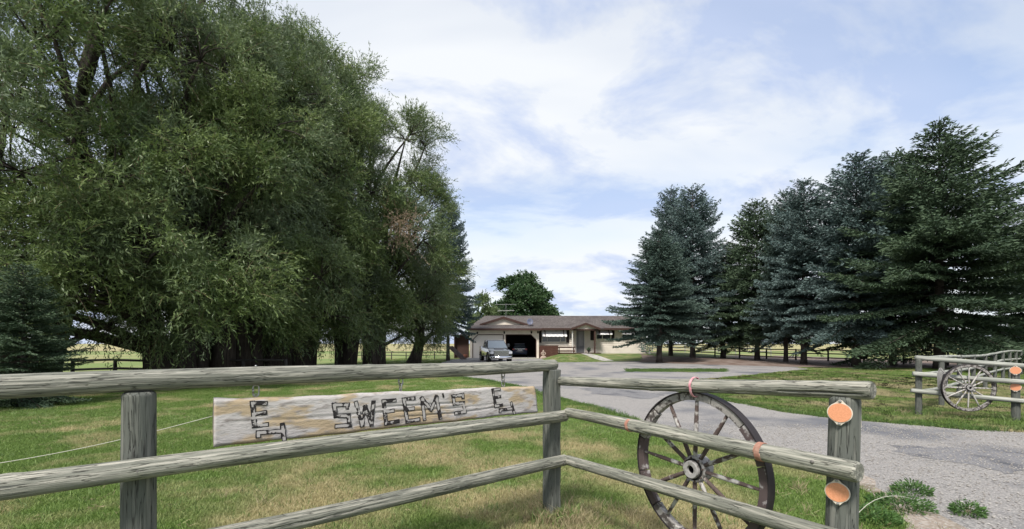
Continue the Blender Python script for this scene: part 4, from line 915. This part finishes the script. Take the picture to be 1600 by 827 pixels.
def spruce(seed, H, Rr, z0=.7, dens=1.1, droop=.30, taper=.75, bl=(.24, .075), gap=.37):
    rg = random.Random(seed); g = np.random.default_rng(seed); wood = MB(); wood.smooth = True
    wood.tube([(0, 0, -.1), (0, 0, .6), (0.03, 0, H*.5), (0, .02, H*.98)], [.05+H*.020, H*.019, H*.010, .015], 9)
    B, D, Ln, Wd, VV = [], [], [], [], []
    z = z0
    while z < H*.99:
        tt = (z-z0)/(H-z0); nb = rg.randint(6, 8) if tt < .85 else 5
        if z < z0+.8: nb = 6
        for k in range(nb):
            a = 2*PI*(k+rg.random())/nb; skirt = min(1, .75+tt*4)
            Lb = Rr*((1-tt)**taper)*rg.uniform(.74, 1.14)*skirt+.12
            if rg.random() < .07: Lb *= rg.uniform(.35, .7)
            elif rg.random() < .08: Lb *= 1.12
            up = -.02-.12*(1-tt)+.75*tt**1.5+rg.uniform(-.10, .10)-(rg.uniform(0, .30) if tt < .12 else 0)
            ca, sa = math.cos(a), math.sin(a); m_ = max(4, int(Lb/.14*dens))
            t = (np.arange(m_)+.5)/m_; t = t[t > .10]
            px = Lb*t; zc = z+up*px-droop*Lb*.35*(t**2)+.42*droop*Lb*t**4
            wz_ = [(ca*Lb*q, sa*Lb*q, z+up*Lb*q-droop*Lb*.35*q*q+.42*droop*Lb*q**4) for q in (0, .35, .7, .97)]
            wood.tube(wz_, [.022+.006*Lb, .018+.003*Lb, .012, .006], 4, cap=False)
            cv = g.normal()*.10
            for s in (-1, 1):
                tl_ = (.13+.36*Lb*(1-t)**.8*np.minimum(1, t*3))*g.uniform(.7, 1.2, len(t)); tl_ = np.minimum(tl_, 1.15)
                fw = .75
                tdx = ca*fw-s*sa; tdy = sa*fw+s*ca; nn = math.hypot(tdx, tdy); tdx /= nn; tdy /= nn
                for j in range(len(t)):
                    nk = max(1, int(tl_[j]/.15*dens)); u = (np.arange(nk)+g.random())/nk*tl_[j]
                    bx = np.stack([ca*px[j]+tdx*u, sa*px[j]+tdy*u, zc[j]-.22*u*u+.0*u+g.normal(size=nk)*.03], 1)
                    B.append(bx); D.append(np.array([[tdx*.8+ca*.35, tdy*.8+sa*.35, .05]])+g.normal(size=(nk, 3))*.30)
                    VV.append(np.clip(g.random(nk)*.55+.2*(u/tl_[j])+cv+.1, 0, 1))
            # tip and top shoots on the axis
            nk = len(t); B.append(np.stack([ca*px, sa*px, zc], 1)); D.append(np.array([[ca, sa, .25]])+g.normal(size=(nk, 3))*.35); VV.append(np.clip(g.random(nk)*.5+.3+cv, 0, 1))
        z += gap*rg.uniform(.6, 1.5)*(1-.3*tt)
    B.append(np.stack([np.zeros(14), np.zeros(14), np.linspace(H*.94, H, 14)], 1)); D.append(g.normal(size=(14, 3))*.5+np.array([0, 0, 1])); VV.append(np.full(14, .6))
    P = np.concatenate(B); D = np.concatenate(D); V_ = np.concatenate(VV); n = len(P)
    a1 = blades(P, D, g.uniform(.75, 1.3, n)*bl[0], g.uniform(.8, 1.2, n)*bl[1], g, V_)
    P2 = P+g.normal(size=P.shape)*.035; D2 = D+g.normal(size=D.shape)*.35-np.array([0, 0, .25])
    a2 = blades(P2, D2, g.uniform(.6, 1.1, n)*bl[0], g.uniform(.8, 1.2, n)*bl[1], g, np.clip(V_-.1, 0, 1))
    V, Fq, va = join([a1, a2]); return wood, fastmesh('spruce_crown', V, Fq, False, va)
M['wleaf'] = leafmat('willow_leaves', (0.052, 0.096, 0.028), (0.225, 0.290, 0.100), (0.135, 0.180, 0.100), .45, .30, .35)
M['sp_blue'] = leafmat('blue_spruce_needles', (0.042, 0.074, 0.068), (0.145, 0.200, 0.190), None, .7, .08)
M['sp_green'] = leafmat('green_spruce_needles', (0.032, 0.060, 0.034), (0.090, 0.135, 0.070), None, .7, .08)
M['sp_teal'] = leafmat('dark_teal_spruce_needles', (0.034, 0.064, 0.050), (0.105, 0.152, 0.122), None, .7, .08)
M['bleaf'] = leafmat('broad_leaves', (0.028, 0.070, 0.026), (0.075, 0.130, 0.050), None, .5, .25)
M['dead'] = leafmat('dead_brown_leaves', (0.16, 0.11, 0.075), (0.32, 0.25, 0.18), None, .8, .2)

TMESH = {}
def tree(kind, label, cat, loc, sc, rz, leaf, barkm, group):
    wood, crown = TMESH[kind]
    t = thing(cat.replace(' ', '_'), label, cat, (loc[0], loc[1], gh(*loc)), rz, group); t.scale = sc
    if isinstance(wood, MB):
        o = wood.build('trunk', [barkm, M['twig']], t, fixn=False); TMESH[kind] = (o.data, crown)
    else: link('trunk', wood, t)
    key = (crown.name, leaf.name)
    if key not in LV:
        me = crown if not crown.materials else crown.copy(); me.materials.clear(); me.materials.append(leaf); LV[key] = me
    link('crown', LV[key], t); return t
LV = {}
for i, sd0 in enumerate((101, 202, 303)): TMESH['w%d' % i] = willow(sd0, 18.5, 6.0, stems=(3, 2, 4)[i])
WG = 'willows in the row left of the driveway'
def wl(px, Y, k, s, sz, rz, label):
    tree('w%d' % k, label, 'willow tree', ((px-800)/F*Y, Y), (s, s, sz), R(rz), M['wleaf'], M['bark'], WG)
wl(35, 15.6, 1, 1.0, 1.05, 40, 'willow at the left edge, its low boughs hanging over the small dark spruce')
wl(335, 20.4, 2, .85, 1.0, 130, 'second willow of the row, directly behind the forked one')
wl(385, 22.4, 1, .9, 1.03, 250, 'third willow of the row, trunk behind the bolt at the left end of the sign')
wl(425, 25.0, 0, .93, 1.10, 75, 'fourth willow of the row, in the middle of the dark trunks')
wl(475, 27.5, 2, .96, 1.16, 200, 'fifth willow of the row, the tallest against the sky')
wl(535, 29.5, 1, 1.04, 1.11, 320, 'sixth willow of the row, behind the letter S of the sign')
wl(585, 31.5, 1, 1.0, 1.05, 60, 'last big willow of the row, its right side against the open sky')
TMESH['w4'] = willow(101, 18.5, 6.0, ntw=40, nlf=14, lsz=(.155, .032), stems=3, extra=[(-5.6, -2.6, 2.5), (-6.2, -1.0, 3.0), (-5.4, -3.6, 4.6), (-6.6, -2.4, 5.6), (-4.2, -5.2, 2.2), (-4.6, -4.0, 3.6), (-3.4, -4.4, 2.7), (-1.8, -4.9, 2.9), (-.3, -5.0, 3.6), (1.0, -4.6, 2.9), (-2.6, -4.4, 4.9), (.2, -4.4, 5.2), (3.6, -3.4, 3.1), (4.6, -2.4, 4.0), (2.6, -3.8, 4.6), (-4.0, -4.0, 6.2), (-1.2, -4.6, 6.8)])
TMESH['w3'] = willow(404, 11, 4.2, nclump=190, ntw=34, nlf=12, lsz=(.22, .042), zlow=1.2, stems=1)
wl(262, 18.6, 4, .98, 1.02, 0, 'frontmost willow with a wide forked trunk next to the two-rail paddock fence')
wl(641, 36.5, 3, 1.0, .95, 0, 'small single-trunk willow between the willow row and the tall blue spruce')
# dead bough on the last big willow
wlast = [o for o in COL.objects if o.get('label', '').startswith('last big willow')][0]
g = np.random.default_rng(8); c = np.array([(630-800)/F*25.2, 25.2, CAMH+(537-372)*25.2/F]); n = 110
dirs = np.array([.35, -.3, -.55])+g.normal(size=(n, 3))*.55; dirs /= np.linalg.norm(dirs, axis=1, keepdims=True); st_ = c+g.normal(size=(n, 3))*np.array([.42, .35, .5])+np.array([-.1, 0, .7]); t = np.linspace(.1, 1, 12)[None, :, None]
pos = st_[:, None, :]+dirs[:, None, :]*1.0*t; ld = dirs[:, None, :]+g.normal(size=pos.shape)*.6
V, Fq, va = blades(pos.reshape(-1, 3), ld.reshape(-1, 3), np.full(n*12, .16), np.full(n*12, .035), g)
inv = (Matrix.Translation(wlast.location) @ wlast.rotation_euler.to_matrix().to_4x4() @ Matrix.Diagonal((*wlast.scale, 1))).inverted()
o = link('dead_bough', fastmesh('dead_bough', V, Fq, False, va), wlast, (M['dead'],)); o.matrix_local = inv; o['label'] = 'bough of dead brown leaves'
dw = MB(); dw.smooth = True
for k in range(14):
    a = st_[k*7]; dw.tube([Vector(c)+Vector((-1.2, 1.6, 1.9)), Vector(c)+Vector((-.2, 0, 1.0)), Vector(a), Vector(pos[k*7, 11])], [.035, .022, .012, .005], 4)
o2 = dw.build('dead_branch', M['twig'], wlast); o2.matrix_local = inv

for k, a in {'s0': (11, 13.0, 4.6), 's1': (22, 13.0, 4.8), 's2': (33, 13.0, 4.4)}.items():
    TMESH[k] = spruce(a[0], a[1], a[2], z0=(2.6, 2.3, 2.2)[int(k[1])], taper=(.66, .58, .62)[int(k[1])])
TMESH['s4'] = spruce(57, 15.3, 7.6, z0=2.4, taper=.86, gap=.42, bl=(.27, .08)); SPR = {'s4': (15.3, 7.6)}
TMESH['s3'] = spruce(44, 13.0, 4.6, z0=.3, taper=.7)
SG = 'tall spruces right of the house'
def spr(px, Y, ytop, wid, k, leaf, rz, label, group=SG, cat='spruce tree'):
    H = CAMH+(HOR-ytop)*Y/F; h0, r0 = SPR.get(k, (13.0, 4.6)); s = H/h0; r_ = wid*Y/F/2/r0; return tree(k, label, cat, ((px-800)/F*Y, Y), (r_, r_, s), R(rz), leaf, M['sbark'], group)
spr(1030, 38.5, 362, 165, 's0', M['sp_teal'], 20, 'shorter dark spruce nearest the house, in front of two taller ones')
spr(1082, 43.5, 296, 150, 's1', M['sp_blue'], 90, 'tall spruce with a pointed top behind the short one by the house')
spr(1048, 47.0, 300, 120, 's2', M['sp_blue'], 200, 'slender spruce behind the short one, its top just left of a twin')
spr(1130, 44.0, 385, 140, 's2', M['sp_green'], 300, 'low dark spruce filling the gap between the twin tops and the green spruce')
spr(1183, 40.5, 316, 150, 's1', M['sp_green'], 170, 'open green spruce with sky showing through, left of the blue pair')
spr(1228, 37.0, 300, 120, 's2', M['sp_teal'], 60, 'narrow spruce directly left of the pale blue one')
spr(1256, 34.5, 284, 165, 's0', M['sp_blue'], 140, 'pale blue spruce in the middle of the row')
spr(1338, 31.5, 242, 220, 's2', M['sp_blue'], 250, 'broad blue spruce with pale branch tips left of the tallest green one')
spr(1395, 32.5, 243, 190, 's1', M['sp_teal'], 10, 'spruce whose top shows between the broad blue one and the tallest green one')
spr(1468, 28.5, 192, 400, 's4', M['sp_green'], 100, 'tallest spruce, broad and green, behind the far wagon wheel')
spr(1625, 33.5, 330, 200, 's1', M['sp_green'], 220, 'green spruce cut by the right edge of the view')
spr(700, 42.5, 308, 108, 's0', M['sp_blue'], 330, 'tall blue spruce left of the garage, half hidden by the willows', 'spruces left of the driveway')
spr(36, 11.6, 412, 175, 's3', M['sp_green'], 30, 'small dark spruce with boughs on the lawn at the far left', 'spruces left of the driveway')
# dry boughs low on the left spruce
TMESH['b0'] = willow(505, 12.5, 5.6, nclump=270, ntw=26, nlf=11, lsz=(.34, .17), zlow=3.0, stems=1, round_=True)
tree('b0', 'round-topped green broadleaf tree rising behind the house roof', 'broadleaf tree', ((818-800)/F*76, 76), (1.12, 1.0, 1.02), 0, M['bleaf'], M['bark'], None)
TMESH['b1'] = willow(606, 6.5, 2.6, nclump=110, ntw=24, nlf=10, lsz=(.3, .12), zlow=1.2, stems=1, round_=True)
M['bleaf2'] = leafmat('light_leaves', (0.09, 0.14, 0.05), (0.17, 0.22, 0.10), None, .5, .25)
tree('b1', 'light green small tree just left of the round-topped tree behind the garage', 'broadleaf tree', ((757-800)/F*70, 70), (1.0, 1.0, 1.35), 0, M['bleaf2'], M['bark'], None)
# needle plant in the porch urn
g = np.random.default_rng(3); V, Fq, va = blades(np.tile([0, 0, .45], (160, 1))+g.normal(size=(160, 3))*.05, g.normal(size=(160, 3))*.7+np.array([0, 0, .8]), np.full(160, .28), np.full(160, .04), g)
link('plant', fastmesh('plant', V, Fq, False, va), ur, (M['sp_green'],))

# ------------------------------------------------------------ grass
M['grass'] = leafmat('lawn_grass_blades', (0.090, 0.160, 0.032), (0.235, 0.335, 0.085), (0.450, 0.395, 0.215), .6, .35, .80, [(-1.2, 6.0, 3.4, .14), (1.6, 3.6, 1.8, .13), (14, 15, 7, .12)])
M['blade'] = leafmat('tall_green_blades', (0.070, 0.135, 0.030), (0.270, 0.360, 0.120), None, .5, .35)
M['lush'] = leafmat('lush_grass_blades', (0.055, 0.110, 0.025), (0.115, 0.195, 0.050), None, .6, .35)
M['straw'] = leafmat('dry_grass_stems', (0.24, 0.19, 0.10), (0.42, 0.36, 0.22), None, .7, .3)
def tuft(name, seed, n, r, h, wd, m, lean=.5):
    g = np.random.default_rng(seed); a = g.uniform(0, 2*PI, n); rr = r*np.sqrt(g.random(n))
    P = np.stack([rr*np.cos(a), rr*np.sin(a), np.full(n, -.004)], 1); D = np.stack([g.normal(size=n)*lean, g.normal(size=n)*lean, np.ones(n)], 1); D /= np.linalg.norm(D, axis=1, keepdims=True)
    L_ = g.uniform(.5, 1.15, n)*h; b = g.normal(size=(n, 3))*.35; b[:, 2] = -.25
    S_ = np.cross(D, g.normal(size=(n, 3))); S_ /= np.linalg.norm(S_, axis=1, keepdims=True)
    w_ = wd*g.uniform(.7, 1.3, n); m1 = P+D*(L_*.55)[:, None]; tp = P+D*L_[:, None]+b*(L_*.45)[:, None]
    V = np.stack([P-S_*w_[:, None]*.5, P+S_*w_[:, None]*.5, m1+S_*w_[:, None]*.4, m1-S_*w_[:, None]*.4, tp], 1).reshape(-1, 3)
    i = np.arange(n)*5; Q = np.concatenate([np.stack([i, i+1, i+2, i+3], 1), np.stack([i+3, i+2, i+4, i+4], 1)])
    tri = np.concatenate([np.stack([i, i+1, i+2], 1), np.stack([i, i+2, i+3], 1), np.stack([i+3, i+2, i+4], 1)])
    me = fastmesh(name, V, tri, False, np.repeat(g.random(n), 5)); me.materials.append(m)
    return bpy.data.objects.new(name, me)
def pip(X, Y, poly):
    c = np.zeros(len(X), bool); n = len(poly); j = n-1
    for i in range(n):
        xi, yi = poly[i]; xj, yj = poly[j]
        c ^= ((yi > Y) != (yj > Y)) & (X < (xj-xi)*(Y-yi)/(yj-yi+1e-12)+xi); j = i
    return c
def scatter(name, label, P, sc, protos, seed, kind='stuff', cat='grass'):
    g = np.random.default_rng(seed); me = bpy.data.meshes.new(name); me.vertices.add(len(P)); me.vertices.foreach_set('co', np.asarray(P, np.float32).ravel())
    a = me.attributes.new('rot', 'FLOAT_VECTOR', 'POINT'); rv = np.zeros((len(P), 3), np.float32); rv[:, 2] = g.uniform(0, 2*PI, len(P)); a.data.foreach_set('vector', rv.ravel())
    a = me.attributes.new('scl', 'FLOAT', 'POINT'); a.data.foreach_set('value', np.asarray(sc, np.float32))
    o = bpy.data.objects.new(name, me); COL.objects.link(o); tag(o, label, cat, None, kind)
    cl = bpy.data.collections.new(name+'_tufts')
    for p in protos: cl.objects.link(p)
    ng = bpy.data.node_groups.new(name, 'GeometryNodeTree'); ng.interface.new_socket('Geometry', in_out='INPUT', socket_type='NodeSocketGeometry'); ng.interface.new_socket('Geometry', in_out='OUTPUT', socket_type='NodeSocketGeometry')
    gi = ng.nodes.new('NodeGroupInput'); go = ng.nodes.new('NodeGroupOutput'); ip = ng.nodes.new('GeometryNodeInstanceOnPoints'); ci = ng.nodes.new('GeometryNodeCollectionInfo')
    ci.inputs[0].default_value = cl; ci.inputs['Separate Children'].default_value = True; ci.inputs['Reset Children'].default_value = True
    ra = ng.nodes.new('GeometryNodeInputNamedAttribute'); ra.data_type = 'FLOAT_VECTOR'; ra.inputs[0].default_value = 'rot'
    sa = ng.nodes.new('GeometryNodeInputNamedAttribute'); sa.data_type = 'FLOAT'; sa.inputs[0].default_value = 'scl'
    ng.links.new(gi.outputs[0], ip.inputs['Points']); ng.links.new(ci.outputs[0], ip.inputs['Instance']); ip.inputs['Pick Instance'].default_value = True
    ng.links.new(ra.outputs['Attribute'], ip.inputs['Rotation']); ng.links.new(sa.outputs['Attribute'], ip.inputs['Scale']); ng.links.new(ip.outputs[0], go.inputs[0])
    md = o.modifiers.new('scatter', 'NODES'); md.node_group = ng; return o
def lawn_points(n, y0, y1, g, xl=-1.25, xr=1.25):
    # uniform per area inside the view wedge
    u = g.random(n); Y = np.sqrt(y0**2+u*(y1**2-y0**2)); X = g.uniform(xl, xr, n)*Y; return X, Y
DP = np.array(DRIVE)
def keep(X, Y):
    k = ~pip(X, Y, DRIVE); k &= ~((Y > 47.5) & (X > -7) & (X < 4)); k &= ~((Y > 49.4) & (X > 3) & (X < 16))
    k &= ~(pip(X, Y, SHO)); return k
g = np.random.default_rng(77)
allP, allS = [], []
for (n, y0, y1, s) in ((22000, 2.6, 8, 1.0), (26000, 8, 16, 1.1), (24000, 16, 30, 1.4), (11000, 30, 48, 2.0)):
    X, Y = lawn_points(n, y0, y1, g); k = keep(X, Y); X, Y = X[k], Y[k]
    if y1 > 20:
        k = ~((X > 9) & (Y > 29.5+.0*X)) & ~((Y > 21) & (X < -14)); X, Y = X[k], Y[k]
    allP.append(np.stack([X, Y, [gh(a, b) for a, b in zip(X, Y)]], 1)); allS.append(g.uniform(.7, 1.25, len(X))*s)
P = np.concatenate(allP); S_ = np.concatenate(allS)
scatter('lawn_grass', 'short mown lawn grass, green with dry straw patches', P, S_, [tuft('tuft_%d' % i, i, 34, .10, .050, .0050, M['grass']) for i in range(5)], 5)
g = np.random.default_rng(78); X, Y = lawn_points(5200, 2.8, 11, g); k = keep(X, Y); X, Y = X[k], Y[k]
scatter('long_grass', 'scattered taller green blades standing out of the near lawn', np.stack([X, Y, 0*X], 1), g.uniform(.5, 1.3, len(X)), [tuft('long_%d' % i, 70+i, 9, .07, .095, .0058, M['blade']) for i in range(4)], 15)
X, Y = lawn_points(1500, 2.8, 12, g); k = keep(X, Y); X, Y = X[k], Y[k]
scatter('fallen_bits', 'dry stalks and clippings lying in the near lawn', np.stack([X, Y, 0*X+.02], 1), g.uniform(.5, 1.3, len(X)), [tuft('bit_%d' % i, 80+i, 7, .08, .07, .0055, M['straw'], 2.2) for i in range(3)], 16)
pf = [(random.gauss(cx, rr), random.gauss(cy, rr), 0) for (cx, cy, rr, n) in ((.37, 4.2, .13, 26), (-1.98, 2.42, .15, 22), (1.66, 2.3, .14, 26), (9.07, 10.16, .15, 24), (10.4, 9.4, .15, 24), (1.9, 2.6, .3, 30)) for _ in range(n)]
scatter('post_grass', 'uncut green grass round the feet of the fence posts', pf, [random.uniform(.7, 1.5) for _ in pf], [tuft('foot_%d' % i, 120+i, 16, .05, .15, .006, M['blade'], .45) for i in range(3)], 26)
# longer lush verge along the driveway edges
ep, es = [], []
for poly, rngi in ((DR_R, 1), (DR_L, 2)):
    for a, b in zip(poly[:-1], poly[1:]):
        d = math.dist(a, b)
        if min(a[1], b[1]) > 34 or (poly is DR_L and max(a[0], b[0]) > 3.6) or (poly is DR_R and b[1] > 20): continue
        for k in range(int(d*26)):
            t = random.random(); nx_, ny_ = -(b[1]-a[1])/d, (b[0]-a[0])/d; o_ = abs(random.gauss(0, .22))*(-1)
            x, y = a[0]+(b[0]-a[0])*t-nx_*o_*(-1), a[1]+(b[1]-a[1])*t-ny_*o_*(-1)
            ep.append((x, y, 0)); es.append(random.uniform(.8, 1.5))
for k in range(700):
    a_, b_ = G(random.uniform(978, 1135), random.uniform(577, 581.5)); ep.append((a_, b_, 0)); es.append(random.uniform(1, 1.6))
scatter('verge_grass', 'longer bright green grass along the driveway edges', ep, es, [tuft('verge_%d' % i, 20+i, 30, .12, .085, .006, M['lush']) for i in range(3)], 6)
# dry weeds around post feet and the wheel
dp, dsz = [], []
for (cx, cy, rr, n) in ((.42, 4.15, .16, 60), (.42, 4.15, .28, 70), (1.66, 2.3, .25, 40), (1.2, 3.0, .5, 50), (.8, 3.6, .4, 50), (9.1, 10.1, .3, 20), (3.2, 4.6, .6, 26), (-1.3, 4.6, .9, 20)):
    for k in range(n): dp.append((random.gauss(cx, rr), random.gauss(cy, rr), 0)); dsz.append(random.uniform(.6, 1.3))
scatter('dry_weeds', 'dry straw-coloured weeds at the foot of the fence posts', dp, dsz, [tuft('dry_%d' % i, 40+i, 14, .05, .17, .004, M['straw'], .55) for i in range(3)], 7)
# low broad-leaved weeds on the shoulder
M['weed'] = leafmat('weed_leaves', (0.045, 0.10, 0.025), (0.10, 0.19, 0.05), None, .5, .25)
for i, (px, py, s, lb) in enumerate(((1405, 795, .22, 'bushy green weed on the gravel shoulder right of the reflector post'), (1360, 815, .18, 'low green weed nearest the foot of the reflector post'), (1425, 772, .14, 'small green weed at the edge of the asphalt beyond the bushy weed'), (1512, 806, .10, 'tiny green weed alone on the gravel near the bottom right corner'))):
    g = np.random.default_rng(60+i); n = int(2600*s*2); a = g.uniform(0, 2*PI, n); r_ = s*np.sqrt(g.random(n))
    P = np.stack([r_*np.cos(a)*1.3, r_*np.sin(a), g.random(n)*.15*(1-r_/s*.6)], 1); D = np.stack([np.cos(a), np.sin(a), g.uniform(.1, 1.2, n)], 1)+g.normal(size=(n, 3))*.4
    V, Fq, va = blades(P, D, g.uniform(.02, .05, n), g.uniform(.008, .018, n), g)
    x, y = G(px, py); tag(link('weed', fastmesh('weed', V, Fq, False, va), None, (M['weed'],), (x, y, .01)), lb, 'weed', 'weeds on the gravel shoulder')
# arching dry stem beside the reflector post
b = MB(); b.smooth = True; b.tube([(1.93+.55*(i/14)**1.8, 2.75+.07*i/14, .66*math.sin(PI*.58*i/14)) for i in range(15)], [.003-.0018*i/14 for i in range(15)], 5)
tag(b.build('dry_stem', M['straw'] if False else M['rope']), 'pale arching dry grass stem right of the reflector post', 'grass stem')
# fallen stones
M['rock'] = mat('pale_rock', (0.40, 0.38, 0.35), .9, noise=((0.25, 0.23, 0.21), 5, .4, .6), bump=.02, bump_scale=8)
rk = thing('rock_pile', 'low pile of pale stones on the needle bed under the spruces', 'rocks', (*G(1108, 563.5), .02))
rr_ = random.Random(4)
for k in range(16):
    b = MB(); b.sphere((0, 0, 0), rr_.uniform(.10, .22), 8, 5, (1.3, 1, .6)); b.v = [(x*(1+rr_.uniform(-.15, .15)), y*(1+rr_.uniform(-.15, .15)), z) for x, y, z in b.v]
    b.build('stone', M['rock'], rk, (rr_.gauss(0, 1.0), rr_.gauss(0, .5), .05))
# stones and loose gravel near the camera
gp = []; gs = []
g = np.random.default_rng(90)
X, Y = lawn_points(9000, 2.5, 9, g, .3, 1.25); k = pip(X, Y, DRIVE) | pip(X, Y, SHO); X, Y = X[k], Y[k]
st0 = MB(); st0.sphere((0, 0, .003), .009, 6, 4, (1.2, .9, .6)); so = st0.build('pebble', M['rock']); COL.objects.unlink(so)
scatter('loose_gravel', 'loose pale gravel on the near driveway', np.stack([X, Y, np.full(len(X), .011)], 1), g.uniform(.4, 1.3, len(X)), [so], 8, cat='gravel')
